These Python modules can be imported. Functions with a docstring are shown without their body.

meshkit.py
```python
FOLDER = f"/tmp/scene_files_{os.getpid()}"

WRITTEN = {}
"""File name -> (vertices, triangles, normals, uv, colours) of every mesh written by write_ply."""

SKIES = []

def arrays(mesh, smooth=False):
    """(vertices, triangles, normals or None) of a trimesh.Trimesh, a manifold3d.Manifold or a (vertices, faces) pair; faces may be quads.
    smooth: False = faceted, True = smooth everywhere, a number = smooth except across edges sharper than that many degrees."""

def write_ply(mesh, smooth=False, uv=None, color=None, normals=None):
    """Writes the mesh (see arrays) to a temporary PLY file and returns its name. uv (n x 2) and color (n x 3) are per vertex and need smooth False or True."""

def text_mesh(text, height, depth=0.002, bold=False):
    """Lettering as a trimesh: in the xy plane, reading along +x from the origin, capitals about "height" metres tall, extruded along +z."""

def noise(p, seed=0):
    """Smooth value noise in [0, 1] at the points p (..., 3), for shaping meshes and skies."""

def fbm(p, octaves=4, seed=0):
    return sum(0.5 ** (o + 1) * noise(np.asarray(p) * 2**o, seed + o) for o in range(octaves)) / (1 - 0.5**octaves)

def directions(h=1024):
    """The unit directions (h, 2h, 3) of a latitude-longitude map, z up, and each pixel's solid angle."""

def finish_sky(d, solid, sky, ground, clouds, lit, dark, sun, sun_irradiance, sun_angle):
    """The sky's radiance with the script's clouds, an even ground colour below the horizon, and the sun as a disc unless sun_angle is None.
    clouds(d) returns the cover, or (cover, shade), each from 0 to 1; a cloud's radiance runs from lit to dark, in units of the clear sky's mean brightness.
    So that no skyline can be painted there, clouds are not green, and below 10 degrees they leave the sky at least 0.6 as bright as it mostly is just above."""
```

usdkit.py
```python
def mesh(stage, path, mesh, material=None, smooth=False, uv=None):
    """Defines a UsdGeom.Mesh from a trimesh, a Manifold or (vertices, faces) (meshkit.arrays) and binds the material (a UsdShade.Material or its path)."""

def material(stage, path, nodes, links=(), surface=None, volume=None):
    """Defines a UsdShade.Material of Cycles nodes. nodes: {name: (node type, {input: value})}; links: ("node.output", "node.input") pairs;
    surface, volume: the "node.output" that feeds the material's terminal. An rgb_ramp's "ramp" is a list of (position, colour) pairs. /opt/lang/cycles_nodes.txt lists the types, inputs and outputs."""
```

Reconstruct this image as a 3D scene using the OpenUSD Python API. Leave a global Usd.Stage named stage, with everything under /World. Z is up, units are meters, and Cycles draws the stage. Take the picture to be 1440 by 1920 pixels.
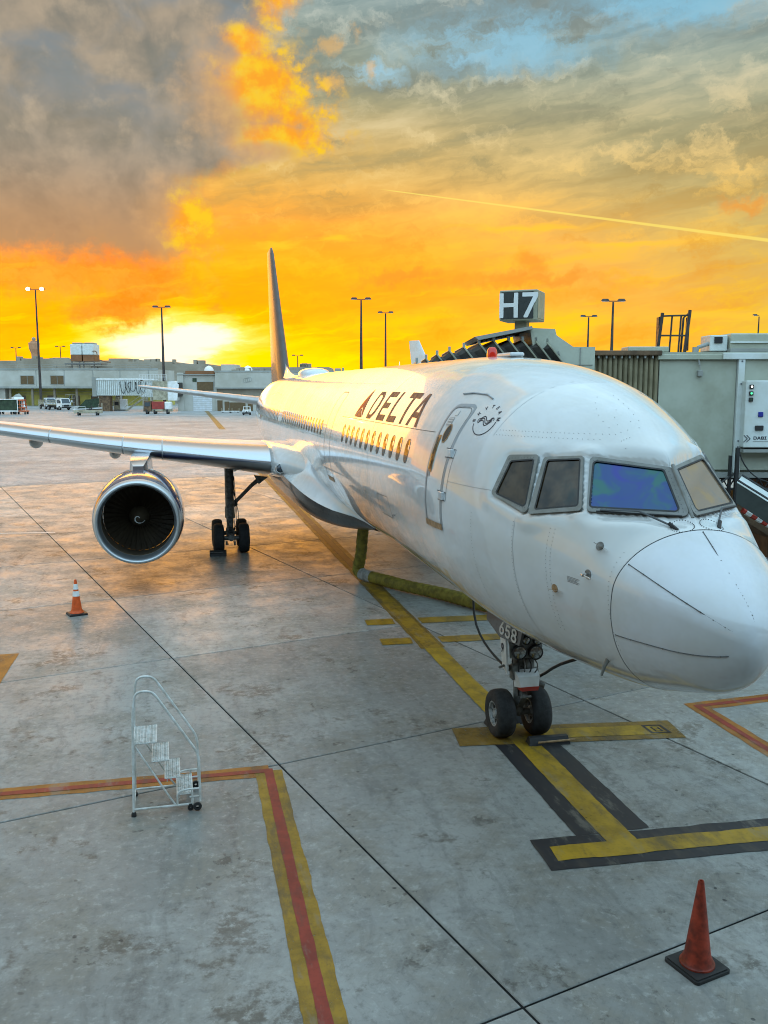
import math, random
import numpy as np
import trimesh, shapely
from shapely.geometry import Polygon, LineString, Point
from shapely import affinity
from scipy.interpolate import PchipInterpolator
import usdkit, meshkit
from pxr import Usd, UsdGeom, UsdLux, UsdShade, Gf, Sdf

random.seed(7); RNG = np.random.default_rng(7)
stage = Usd.Stage.CreateInMemory()
UsdGeom.SetStageUpAxis(stage, 'Z'); UsdGeom.SetStageMetersPerUnit(stage, 1.0)
UsdGeom.Xform.Define(stage, '/World'); UsdGeom.Scope.Define(stage, '/World/Looks')

# ---------------------------------------------------------------- camera, sky, sun, exposure
# world: the airliner stands along +Y (tail away), its nose wheel at the origin, starboard = -X
EYE = np.array([-5.2682, -13.2892, 5.6542]); PITCH, YAW = 0.1377, 0.2228
cam = UsdGeom.Camera.Define(stage, '/World/camera')
cam.CreateHorizontalApertureAttr(36.0); cam.CreateFocalLengthAttr(36.0 * 1680.93 / 1440.0)
cam.CreateClippingRangeAttr(Gf.Vec2f(0.1, 20000)); cam.CreateExposureAttr(0.0)
_fw = np.array([math.sin(YAW) * math.cos(PITCH), math.cos(YAW) * math.cos(PITCH), -math.sin(PITCH)])
_rt = np.array([math.cos(YAW), -math.sin(YAW), 0.0]); _up = np.cross(_rt, _fw)
_m = Gf.Matrix4d(1.0)
for _i, _v in enumerate((_rt, _up, -_fw, EYE)):
    _m.SetRow(_i, Gf.Vec4d(float(_v[0]), float(_v[1]), float(_v[2]), 1.0 if _i == 3 else 0.0))
cam.AddTransformOp().Set(_m)

SUN_AZ, SUN_EL = math.radians(-1.2), math.radians(3.2)
SUN = np.array([math.sin(SUN_AZ) * math.cos(SUN_EL), math.cos(SUN_AZ) * math.cos(SUN_EL), math.sin(SUN_EL)])
SKY_STRENGTH = 0.1

def lin(r, g, b):
    f = lambda c: (c / 255 / 12.92) if c / 255 <= 0.04045 else ((c / 255 + 0.055) / 1.055) ** 2.4
    return (f(r), f(g), f(b))

class Graph:
    """collects shader nodes; a reference to an output is the text 'node.output'"""
    def __init__(s): s.nodes, s.links = {}, []
    def n(s, kind, out, **inp):
        name = 'n%d' % len(s.nodes); vals = {}
        for k, v in inp.items():
            if isinstance(v, str) and '.' in v: s.links.append((v, name + '.' + k))
            else: vals[k] = v
        s.nodes[name] = (kind, vals); return name + '.' + out
    def m(s, op, a, b=0.0, c=0.0, clamp=False): return s.n('math', 'value', math_type=op, value1=a, value2=b, value3=c, use_clamp=clamp)
    def v(s, op, a, b=(0, 0, 0)): return s.n('vector_math', 'vector', math_type=op, vector1=a, vector2=b)
    def mix(s, f, a, b, t='mix'): return s.n('mix_color', 'result', blend_type=t, fac=f, a=a, b=b, use_clamp=True)
    def rng(s, x, a, b, lo=0.0, hi=1.0, t='smoothstep'): return s.n('map_range', 'result', range_type=t, value=x, from_min=a, from_max=b, to_min=lo, to_max=hi, clamp=True)
    def ramp(s, x, stops): return s.n('rgb_ramp', 'color', fac=x, ramp=stops)
    def noise(s, vec, scale, detail=4, rough=0.55, dist=0.0, out='fac'): return s.n('noise_texture', out, type='fBM', vector=vec, scale=scale, detail=detail, roughness=rough, distortion=dist)
    def build(s, name, surface=None, volume=None): return usdkit.material(stage, '/World/Looks/' + name, s.nodes, s.links, surface=surface, volume=volume)

def sky_material():
    g = Graph()
    d = g.v('normalize', g.n('texture_coordinate', 'generated'))
    sp = g.n('separate_xyz', 'x', vector=d); nm = sp.split('.')[0]
    X, Y, Z = nm + '.x', nm + '.y', nm + '.z'
    az = g.m('degrees', g.m('arctan2', X, Y)); el = g.m('degrees', g.m('arcsine', Z))
    P = g.n('combine_xyz', 'vector', x=az, y=el, z=0.0)
    # gentle turbulence that displaces the cloud outlines
    w1 = g.v('subtract', g.noise(P, 0.16, 3, 0.5, out='color'), (0.5, 0.5, 0.5))
    Pw = g.v('add', P, g.v('multiply', w1, (4.0, 2.6, 0)))
    w2 = g.v('subtract', g.noise(P, 0.75, 7, 0.62, out='color'), (0.5, 0.5, 0.5))
    Pw2 = g.v('add', P, g.v('multiply', w2, (3.4, 2.8, 0)))
    w3 = g.v('subtract', g.noise(g.v('multiply', P, (0.35, 1.0, 1)), 0.9, 5, 0.6, out='color'), (0.5, 0.5, 0.5))
    Ph = g.v('add', P, g.v('multiply', w3, (3.0, 1.3, 0)))
    sw = g.n('separate_xyz', 'x', vector=Pw2).split('.')[0]; azw, elw = sw + '.x', sw + '.y'
    def blob(p, ca, ce, ra, re):
        q = g.v('divide', g.v('subtract', p, (ca, ce, 0)), (ra, re, 1))
        return g.m('subtract', 1.0, g.n('vector_math', 'value', math_type='length', vector1=q))
    def union(p, bl):
        r = blob(p, *bl[0])
        for b in bl[1:]: r = g.m('maximum', r, blob(p, *b))
        return r
    # ---- thin high overcast: colour by height, by distance from the sun
    t = g.m('divide', el, 90.0)
    stops = lambda L: [(a / 90.0, lin(*c)) for a, c in L]
    near = g.ramp(t, stops([(0, (255, 196, 0)), (2.5, (255, 196, 0)), (5, (255, 184, 6)), (7, (255, 178, 22)), (9, (252, 180, 50)), (12, (246, 186, 84)), (14, (226, 184, 104)), (16.5, (186, 172, 124)), (19, (150, 160, 142)), (22, (134, 156, 154)), (30, (148, 172, 182)), (60, (150, 182, 202)), (90, (150, 184, 208))]))
    far = g.ramp(t, stops([(0, (255, 190, 48)), (3, (247, 192, 66)), (6, (232, 190, 92)), (9, (212, 187, 112)), (12, (193, 178, 124)), (15, (176, 172, 134)), (18, (150, 165, 152)), (21, (126, 156, 168)), (30, (140, 170, 186)), (60, (150, 182, 202)), (90, (150, 184, 208))]))
    back = g.ramp(t, stops([(0, (150, 168, 180)), (8, (146, 176, 198)), (20, (146, 182, 208)), (45, (150, 184, 206)), (90, (150, 184, 208))]))
    da = g.m('absolute', g.m('add', az, 1.0))
    col = g.mix(g.rng(da, 4, 34), near, far)
    col = g.mix(g.rng(da, 38, 110), col, back)
    # soft streaks and mackerel texture of the high cloud, drawn out along the horizon
    ro = g.n('vector_rotate', 'vector', rotate_type='z_axis', vector=Ph, angle=-0.16)
    n1 = g.noise(g.v('multiply', ro, (0.07, 0.42, 1.0)), 1.0, 6, 0.56)
    n2 = g.noise(g.v('multiply', Pw2, (0.17, 0.42, 1.0)), 1.0, 7, 0.62)
    n5 = g.noise(g.v('multiply', ro, (0.16, 1.5, 1.0)), 1.0, 5, 0.55)
    grey = g.ramp(t, stops([(0, (246, 160, 10)), (4, (246, 156, 14)), (8, (224, 160, 52)), (11, (192, 158, 88)), (14, (160, 152, 112)), (18, (132, 140, 128)), (25, (124, 142, 148)), (90, (138, 160, 180))]))
    lit = g.ramp(t, stops([(0, (255, 240, 0)), (4, (255, 216, 0)), (7, (255, 200, 40)), (11, (255, 206, 104)), (14, (242, 212, 146)), (18, (208, 206, 178)), (25, (180, 200, 206)), (90, (170, 200, 222))]))
    side = g.rng(da, 60, 130, 1.0, 0.3)
    hi = g.rng(el, 6, 12, 0.55, 1.0)
    col = g.mix(g.m('multiply', g.rng(n1, 0.58, 0.30), g.m('multiply', side, g.m('multiply', hi, 0.95))), col, grey)
    col = g.mix(g.m('multiply', g.rng(n1, 0.46, 0.74), g.m('multiply', side, 0.85)), col, lit)
    col = g.mix(g.m('multiply', g.rng(n2, 0.50, 0.70), g.m('multiply', side, g.m('multiply', hi, 0.8))), col, lit)
    col = g.mix(g.m('multiply', g.rng(n2, 0.48, 0.28), g.m('multiply', side, g.m('multiply', hi, 0.85))), col, grey)
    col = g.mix(g.m('multiply', g.rng(n5, 0.50, 0.78), g.m('multiply', side, g.rng(el, 12, 3, 0.25, 0.8))), col, lit)
    # gaps of clear sky high up
    gap = g.m('multiply', g.rng(union(Pw2, [(20.0, 19.6, 9.5, 2.4), (29.5, 21.0, 8.0, 2.1), (11.5, 18.2, 3.6, 0.9), (44, 24, 12, 5)]), 0.0, 0.75), g.rng(n2, 0.34, 0.56))
    gap = g.m('maximum', gap, g.m('multiply', g.rng(n2, 0.56, 0.72), g.rng(el, 24, 34)))
    sky = g.n('sky_texture', 'color', sky_type='single_scattering', sun_disc=False, sun_elevation=SUN_EL, sun_rotation=SUN_AZ, vector=d)
    clear = g.mix(1.0, g.n('mix_color', 'result', blend_type='multiply', fac=1.0, a=sky, b=(0.05, 0.05, 0.05), use_clamp_result=False), lin(112, 178, 206), 'add')
    col = g.mix(g.m('multiply', gap, 0.85), col, clear)
    # ---- bright cirrus bars
    bars = g.rng(g.m('add', union(Ph, [(22.0, 9.6, 7.0, 0.42), (26.5, 8.5, 4.5, 0.35), (6.2, 8.6, 1.9, 0.5), (9.8, 9.0, 1.8, 0.4), (33, 4.2, 5, .5)]), g.m('multiply', g.m('subtract', n5, 0.5), 1.2)), 0.0, 0.9)
    col = g.mix(g.m('multiply', bars, 0.75), col, lin(255, 206, 60))
    # the sunset is brighter than white can show: its red and orange run past 1
    col = g.n('mix_color', 'result', blend_type='multiply', fac=g.m('multiply', g.rng(el, 13, 7), g.rng(da, 40, 10)), a=col, b=(1.7, 1.10, .55), use_clamp_result=False)
    # ---- the great grey cloud bank on the left with its burning right-hand edge
    edge = g.n('separate_color', 'r', color=g.ramp(g.m('divide', el, 60.0), [(a / 60.0, (v, v, v)) for a, v in [(0, 0.50), (6.6, 0.505), (7.3, 0.512), (8.2, 0.53), (9.9, 0.535), (10.8, 0.53), (12.2, 0.535), (13.2, 0.565), (14.2, 0.602), (15.2, 0.607), (16.4, 0.595), (18, 0.59), (19.2, 0.578), (20.3, 0.576), (22, 0.59), (27, 0.60), (40, 0.52), (60, 0.4)]]))
    E0 = g.m('multiply', g.m('subtract', edge, 0.5), 100.0)
    n3 = g.noise(g.v('multiply', Pw, (0.11, 0.19, 1)), 1.0, 5, 0.55); n4 = g.noise(P, 0.55, 7, 0.6); n6 = g.noise(Pw, 0.30, 6, 0.55)
    F = g.m('divide', g.m('subtract', E0, azw), 5.0)
    F = g.m('minimum', F, g.m('divide', g.m('subtract', elw, 6.3), 1.9))
    F = g.m('minimum', F, g.m('divide', g.m('add', azw, 58.0), 10.0))
    F = g.m('minimum', F, g.m('divide', g.m('subtract', 46.0, elw), 6.0))
    Fn = g.m('add', F, g.m('multiply', g.m('subtract', n4, 0.5), 0.9))
    body = g.mix(g.rng(n6, 0.28, 0.70), lin(126, 124, 116), lin(180, 164, 142))
    body = g.mix(g.m('multiply', g.rng(n3, 0.56, 0.36), g.rng(el, 11, 20)), body, lin(132, 142, 148))
    body = g.mix(g.m('multiply', g.rng(n4, 0.48, 0.80), 0.5), body, lin(206, 186, 158))
    body = g.mix(g.m('multiply', g.rng(el, 14.5, 7.5), g.rng(n6, 0.2, 0.7, 0.45, 0.9)), body, lin(202, 148, 92))
    body = g.mix(g.m('multiply', g.rng(el, 8.6, 6.6), 0.7), body, lin(232, 140, 58))
    # sunlight catching the edge
    peach = g.rng(g.m('add', union(P, [(4.6, 17.0, 5.2, 4.4), (6.5, 14.4, 6.0, 2.2), (0.6, 9.8, 3.6, 3.4)]), g.m('multiply', g.m('subtract', n4, 0.5), 1.0)), 0.0, 0.8)
    body = g.mix(g.m('multiply', peach, 0.55), body, lin(232, 176, 112))
    fire = g.rng(g.m('add', union(P, [(5.6, 17.4, 3.4, 2.6), (6.8, 14.6, 4.6, 1.25), (6.8, 21.2, 1.9, 1.3), (1.3, 9.6, 2.1, 2.2), (7.9, 16.4, 2.6, 2.2), (4.6, 19.6, 1.8, 1.0)]), g.m('multiply', g.m('subtract', n4, 0.5), 1.5)), -0.22, 0.55)
    shade = g.rng(g.m('add', union(P, [(5.2, 13.9, 3.0, 0.8), (2.6, 15.5, 2.4, 2.5), (3.4, 19.0, 1.0, .9)]), g.m('multiply', g.m('subtract', n4, 0.5), 1.2)), 0.0, 0.7)
    rim = g.m('maximum', g.m('multiply', g.rng(Fn, 0.9, 0.1), 0.6), g.m('multiply', fire, g.rng(Fn, 2.2, 0.7)))
    rim = g.m('multiply', rim, g.m('subtract', 1.0, g.m('multiply', shade, 0.8)))
    fc = g.mix(g.rng(n4, 0.40, 0.62), lin(255, 168, 44), lin(255, 206, 40))
    fc = g.mix(g.m('multiply', g.rng(n2, 0.5, 0.75), 0.6), fc, lin(255, 206, 110))
    body = g.mix(rim, body, fc)
    cover = g.m('maximum', g.rng(Fn, -0.02, 0.55), g.m('multiply', fire, g.rng(n4, 0.42, 0.60)))
    col = g.mix(g.m('multiply', cover, g.rng(n6, .25, .6, 0.9, 0.99)), col, body)
    # loose scraps of lit cloud right of the bank
    scr = g.rng(g.m('add', union(P, [(11.4, 20.3, 1.0, .8), (12.0, 18.6, .8, .8), (9.8, 17.8, .9, .8), (9.4, 19.6, 1.4, 1.0)]), g.m('multiply', g.m('subtract', n4, 0.5), 4.5)), 0.25, 1.1)
    col = g.mix(g.m('multiply', scr, 0.5), col, lin(246, 190, 104))
    # ---- low orange cloud in front of the sunset
    low = g.m('add', union(Pw2, [(-7.0, 6.6, 9.0, 1.5), (-3.4, 4.7, 3.4, 1.5), (-2.0, 6.2, 3.8, 1.5)]), g.m('multiply', g.m('subtract', n4, 0.5), 1.5))
    lowc = g.mix(g.rng(n2, 0.34, 0.66), (1.25, .27, .012), (1.4, .44, .04)); lowc = g.mix(g.m('multiply', g.rng(n5, 0.5, 0.75), 0.6), lowc, (1.6, .56, .02))
    col = g.mix(g.m('multiply', g.rng(low, -0.35, 0.75), 0.88), col, lowc)
    sm = g.m('add', union(Pw2, [(2.3, 4.5, 1.9, 0.8), (-5.4, 4.0, 1.6, 0.6), (13.4, 6.7, 4.2, 0.8), (22.4, 6.6, 7.0, 0.7), (21.9, 7.4, 1.5, 1.3), (34, 10.4, 2, 0.8)]), g.m('multiply', g.m('subtract', n4, 0.5), 1.3))
    col = g.mix(g.m('multiply', g.rng(sm, 0.0, 0.9), 0.6), col, lin(244, 150, 48))
    # ---- glow of the low sun through thin cloud
    thin = g.rng(low, 0.75, -0.1)
    halo = g.m('multiply', g.rng(g.m('add', union(Ph, [(-0.5, 2.6, 9.5, 2.6), (5, 1.4, 10, 2.2)]), g.m('multiply', g.m('subtract', n5, 0.5), 1.1)), -0.12, 0.75), thin)
    col = g.mix(g.m('multiply', halo, 0.95), col, (1.8, .90, .0))
    cf = g.m('add', union(Ph, [(-0.9, 2.6, 5.2, 2.1), (0.8, 3.1, 5.4, 1.3), (-0.8, 1.2, 4.6, 2.1)]), g.m('multiply', g.m('subtract', n5, 0.5), 0.8))
    col = g.n('mix_color', 'result', blend_type='mix', fac=g.m('multiply', g.rng(cf, -0.1, 0.5), thin), a=col, b=(1.75, 1.0, .16), use_clamp_result=False)
    col = g.n('mix_color', 'result', blend_type='mix', fac=g.m('multiply', g.rng(cf, 0.22, 0.66), thin), a=col, b=(1.55, 1.25, .86), use_clamp_result=False)
    # ---- condensation trail: a long straight lit line
    def dr(a, e): a, e = math.radians(a), math.radians(e); return np.array([math.sin(a) * math.cos(e), math.cos(a) * math.cos(e), math.sin(e)])
    nrm = np.cross(dr(12.6, 11.9), dr(35.3, 8.3)); nrm /= np.linalg.norm(nrm)
    off = g.m('absolute', g.n('vector_math', 'value', math_type='dot_product', vector1=d, vector2=tuple(nrm)))
    wd = g.rng(az, 12.4, 36, 0.0006, 0.0022, 'linear')
    tr = g.m('multiply', g.m('multiply', g.rng(g.m('divide', off, wd), 1.0, 0.45), g.rng(az, 12.3, 13.6)), g.rng(az, 62, 50))
    col = g.mix(g.m('multiply', tr, 0.85), col, lin(255, 226, 110))
    vault = g.m('maximum', g.rng(el, 20, 48), g.m('multiply', g.rng(da, 50, 120), g.rng(el, -2, 10)))
    col = g.n('mix_color', 'result', blend_type='multiply', fac=vault, a=col, b=(2.35, 2.34, 2.30), use_clamp_result=False)
    # below the horizon: dull ground
    col = g.mix(g.rng(el, 0.0, -1.2), col, lin(120, 112, 96))
    gain = g.n('mix_color', 'result', blend_type='multiply', fac=1.0, a=col, b=(1 / SKY_STRENGTH,) * 3, use_clamp_result=False)
    bg = g.n('background_shader', 'background', color=gain, strength=SKY_STRENGTH)
    return g.build('sky', surface=bg)

dome = UsdLux.DomeLight.Define(stage, '/World/sky')
UsdShade.MaterialBindingAPI.Apply(dome.GetPrim()).Bind(sky_material())
dome.GetPrim().SetCustomDataByKey('kind', 'structure'); dome.GetPrim().SetCustomDataByKey('label', 'sunset sky with a grey cloud bank, orange rims and a condensation trail')
dome.GetPrim().SetCustomDataByKey('category', 'sky')
sun = UsdLux.DistantLight.Define(stage, '/World/sun')
sun.CreateNormalizeAttr(True); sun.CreateIntensityAttr(0.2); sun.CreateAngleAttr(26.0); sun.CreateColorAttr(Gf.Vec3f(1.0, 0.42, 0.05))
_z = SUN; _x = np.cross([0, 0, 1.0], _z); _x /= np.linalg.norm(_x); _y = np.cross(_z, _x)
_m = Gf.Matrix4d(1.0)
for _i, _v in enumerate((_x, _y, _z)): _m.SetRow(_i, Gf.Vec4d(float(_v[0]), float(_v[1]), float(_v[2]), 0.0))
sun.AddTransformOp().Set(_m)

# ---------------------------------------------------------------- helpers
TAKEN = {}
def numbered(path):
    k = TAKEN.get(path, -1) + 1; TAKEN[path] = k
    return path if k == 0 else '%s_%03d' % (path, k)
def pth(p): return '/World' if p is None else str(p.GetPath())
def tag(o, label=None, cat=None, group=None, kind=None):
    for k, v in (('label', label), ('category', cat), ('group', group), ('kind', kind)):
        if v: o.SetCustomDataByKey(k, v)
    return o
def obj(name, mesh, mat, parent=None, smooth=False, label=None, kind=None):
    o = usdkit.mesh(stage, numbered(pth(parent) + '/' + name), mesh, mat, smooth).GetPrim()
    return tag(o, label, kind=kind)
def thing(name, label, cat, loc=(0, 0, 0), rz=0.0, group=None, kind=None, scale=None):
    x = UsdGeom.Xform.Define(stage, numbered('/World/' + name))
    x.AddTranslateOp().Set(Gf.Vec3d(*map(float, loc)))
    x.AddRotateZOp().Set(float(math.degrees(rz)))
    if scale: x.AddScaleOp().Set(Gf.Vec3f(scale, scale, scale))
    return tag(x.GetPrim(), label, cat, group, kind)
def dup(root, loc, rz=0.0, label=None, group=None, scale=None):
    d = root.GetCustomData()
    r = thing(root.GetName().rstrip('0123456789').rstrip('_'), label or d['label'], d['category'], loc, rz, group or d.get('group'), scale=scale)
    r.GetReferences().AddInternalReference(root.GetPath()); r.SetInstanceable(True)
    return r
def part(name, parent):
    return UsdGeom.Xform.Define(stage, numbered(pth(parent) + '/' + name)).GetPrim()

def tm(v, f):
    v = np.asarray(v, float); f = np.asarray(f, int)
    if f.shape[1] == 4: f = np.vstack([f[:, [0, 1, 2]], f[:, [0, 2, 3]]])
    return trimesh.Trimesh(v, f, process=False)
def cat(*ms):
    L = []
    for m in ms: L += list(m) if isinstance(m, (list, tuple)) else [m]
    return trimesh.util.concatenate(L)
def bx(x0, y0, z0, x1, y1, z1, b=0.0):
    """box, its edges chamfered by b"""
    x0, x1 = min(x0, x1), max(x0, x1); y0, y1 = min(y0, y1), max(y0, y1); z0, z1 = min(z0, z1), max(z0, z1)
    if b <= 0:
        m = trimesh.creation.box((x1 - x0, y1 - y0, z1 - z0)); m.apply_translation(((x0 + x1) / 2, (y0 + y1) / 2, (z0 + z1) / 2)); return m
    P = []
    for (a, e, h) in ((b, b, 0), (b, 0, b), (0, b, b)):
        for x in (x0 + a, x1 - a):
            for y in (y0 + e, y1 - e):
                for z in (z0 + h, z1 - h): P.append((x, y, z))
    return trimesh.convex.convex_hull(np.array(P))
def hull(P): return trimesh.convex.convex_hull(np.array(P, float))
def move(m, t=(0, 0, 0), rz=0.0, rx=0.0, ry=0.0):
    m = m.copy()
    for a, ax in ((rx, (1, 0, 0)), (ry, (0, 1, 0)), (rz, (0, 0, 1))):
        if a: m.apply_transform(trimesh.transformations.rotation_matrix(a, ax))
    m.apply_translation(t); return m
def tube(path, r, sides=10, caps=True):
    p = np.asarray(path, float); n = len(p); r = np.broadcast_to(r, (n,))
    t = np.zeros_like(p); t[1:] += p[1:] - p[:-1]; t[:-1] += p[1:] - p[:-1]; t /= np.linalg.norm(t, axis=1)[:, None] + 1e-12
    a = np.cross(t[0], (0, 0, 1.0) if abs(t[0][2]) < .9 else (1.0, 0, 0)); a /= np.linalg.norm(a); V = []
    an = np.arange(sides) * 2 * np.pi / sides
    for i in range(n):
        a = a - t[i] * (a @ t[i]); a /= np.linalg.norm(a); b = np.cross(t[i], a)
        V.append(p[i] + r[i] * (np.cos(an)[:, None] * a + np.sin(an)[:, None] * b))
    V = np.vstack(V); F = []
    for i in range(n - 1):
        for j in range(sides):
            k = (j + 1) % sides; F.append((i * sides + j, i * sides + k, (i + 1) * sides + k, (i + 1) * sides + j))
    m = tm(V, F)
    if caps:
        c = [[sides * 0 + 0, j + 1, j] for j in range(1, sides - 1)] + [[(n - 1) * sides, (n - 1) * sides + j, (n - 1) * sides + j + 1] for j in range(1, sides - 1)]
        m = tm(m.vertices, np.vstack([m.faces, c]))
    return m
def bend(pts, rad=0.1, n=5):
    """rounds the corners of a polyline"""
    pts = [np.asarray(p, float) for p in pts]; out = [pts[0]]
    for a, b, c in zip(pts, pts[1:], pts[2:]):
        u, w = (a - b), (c - b); lu, lw = np.linalg.norm(u), np.linalg.norm(w); q = min(rad, lu * .45, lw * .45)
        p0, p1 = b + u / lu * q, b + w / lw * q
        for t in np.linspace(0, 1, n): out.append((1 - t) ** 2 * p0 + 2 * t * (1 - t) * b + t * t * p1)
    return np.array(out + [pts[-1]])
def smoothpath(pts, n=40):
    pts = np.asarray(pts, float); d = np.r_[0, np.cumsum(np.linalg.norm(np.diff(pts, axis=0), axis=1))]
    t = np.linspace(0, d[-1], n); from scipy.interpolate import make_interp_spline
    return make_interp_spline(d, pts, k=min(3, len(pts) - 1))(t)
def lathe(prof, axis='z', n=32, c=(0, 0, 0)):
    """profile of (radius, along) pairs turned about the axis"""
    prof = np.asarray(prof, float); an = np.arange(n) * 2 * np.pi / n; V = []
    for r, h in prof:
        x, y = r * np.cos(an), r * np.sin(an); z = np.full(n, h)
        V.append({'z': np.stack([x, y, z], 1), 'y': np.stack([y, z, x], 1), 'x': np.stack([z, x, y], 1)}[axis])
    F = [(i * n + j, i * n + (j + 1) % n, (i + 1) * n + (j + 1) % n, (i + 1) * n + j) for i in range(len(prof) - 1) for j in range(n)]
    return move(tm(np.vstack(V), F), c)
def loft(rings, close=True, caps=False):
    n = len(rings[0]); V = np.vstack(rings); F = []
    for i in range(len(rings) - 1):
        for j in range(n if close else n - 1):
            k = (j + 1) % n; F.append((i * n + j, i * n + k, (i + 1) * n + k, (i + 1) * n + j))
    m = tm(V, F)
    if caps:
        a = [(0, j + 1, j) for j in range(1, n - 1)]; b0 = (len(rings) - 1) * n
        m = tm(V, np.vstack([m.faces, a, [(b0, b0 + j, b0 + j + 1) for j in range(1, n - 1)]]))
    return m
def extr(poly, depth): return trimesh.util.concatenate([trimesh.creation.extrude_polygon(g, depth, engine='earcut') for g in getattr(poly, 'geoms', [poly])])
def flat(poly, z=0.0):
    L = []
    for g in getattr(poly, 'geoms', [poly]):
        v, f = trimesh.creation.triangulate_polygon(g, engine='earcut'); L.append(tm(np.c_[v, np.full(len(v), z)], f))
    m = cat(L)
    if len(m.faces) and m.face_normals[:, 2].mean() < 0: m.invert()
    return m
def frame_map(m, o, ex, ey, ez):
    v = np.asarray(m.vertices); return tm(np.asarray(o) + v[:, :1] * ex + v[:, 1:2] * ey + v[:, 2:] * ez, m.faces)
def mirror(m):
    k = m.copy(); k.vertices = k.vertices * [-1, 1, 1]; k.invert(); return k

# ---------------------------------------------------------------- materials
def paint(name, col, rough=0.4, metal=0.0, coat=0.0, dirt=0.12, scale=1.5, bump=0.0, spec=0.5, var=0.0, coatr=0.05):
    g = Graph(); P = g.n('geometry', 'position')
    n = g.noise(P, scale, 6, 0.6); n2 = g.noise(P, scale * 7, 4, 0.6)
    dk = tuple(c * (1 - 2.2 * dirt) * k for c, k in zip(col, (1, .97, .9))); lt = tuple(min(1, c * (1 + .35 * dirt)) for c in col)
    c = g.mix(g.rng(n, .32, .68), dk, lt); c = g.mix(g.m('multiply', g.rng(n2, .55, .75), dirt * 1.5), c, tuple(x * .6 for x in col))
    if var: c = g.mix(1.0, c, g.n('combine_color', 'color', color_type='rgb', **{k: g.rng(g.n('object_info', 'random'), 0, 1, 1 - var, 1 + var * .4, 'linear') for k in 'rgb'}), 'multiply')
    inp = dict(base_color=c, roughness=g.rng(n2, .3, .7, max(.02, rough - .08), rough + .1, 'linear'), metallic=metal, specular_ior_level=spec, coat_weight=coat, coat_roughness=coatr)
    if bump: inp['normal'] = g.n('bump', 'normal', height=n2, strength=bump, distance=0.01)
    return g.build(name, g.n('principled_bsdf', 'BSDF', **inp))
M = {}
M['white'] = paint('aircraft_white', (.60, .62, .635), .20, coat=1.0, dirt=.055, scale=.5, coatr=.035, bump=.05)
M['radome'] = paint('radome_white', (.585, .61, .635), .26, coat=1.0, dirt=.04, scale=1.2, coatr=.05)
M['navy'] = paint('navy_paint', (.012, .016, .045), .22, coat=1.0, dirt=.05)
M['finpaint'] = paint('fin_paint', (.085, .072, .066), .38, coat=.12, dirt=.1, spec=.35)
M['belly'] = paint('belly_shade_door_dark', (.045, .04, .038), .35, coat=.4, dirt=.2)  # shade under the belly fairing put into its colour; gear doors share it
_g = Graph(); M['alu'] = _g.build('bare_aluminium', _g.n('principled_bsdf', 'BSDF', base_color=(.70, .72, .75), metallic=1.0, roughness=.24))
_g = Graph(); M['lip'] = _g.build('engine_lip_metal', _g.n('principled_bsdf', 'BSDF', base_color=(.64, .66, .67), metallic=1.0, roughness=.36))
M['wing'] = paint('wing_grey', (.52, .53, .54), .35, dirt=.08)
M['steel'] = paint('gear_steel', (.22, .22, .21), .45, metal=.6, dirt=.25, scale=9)
M['geargrey'] = paint('gear_grey_paint', (.17, .17, .155), .45, dirt=.28, scale=8)
M['chrome'] = paint('polished_steel', (.75, .75, .74), .12, metal=1.0, dirt=.05)
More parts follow.
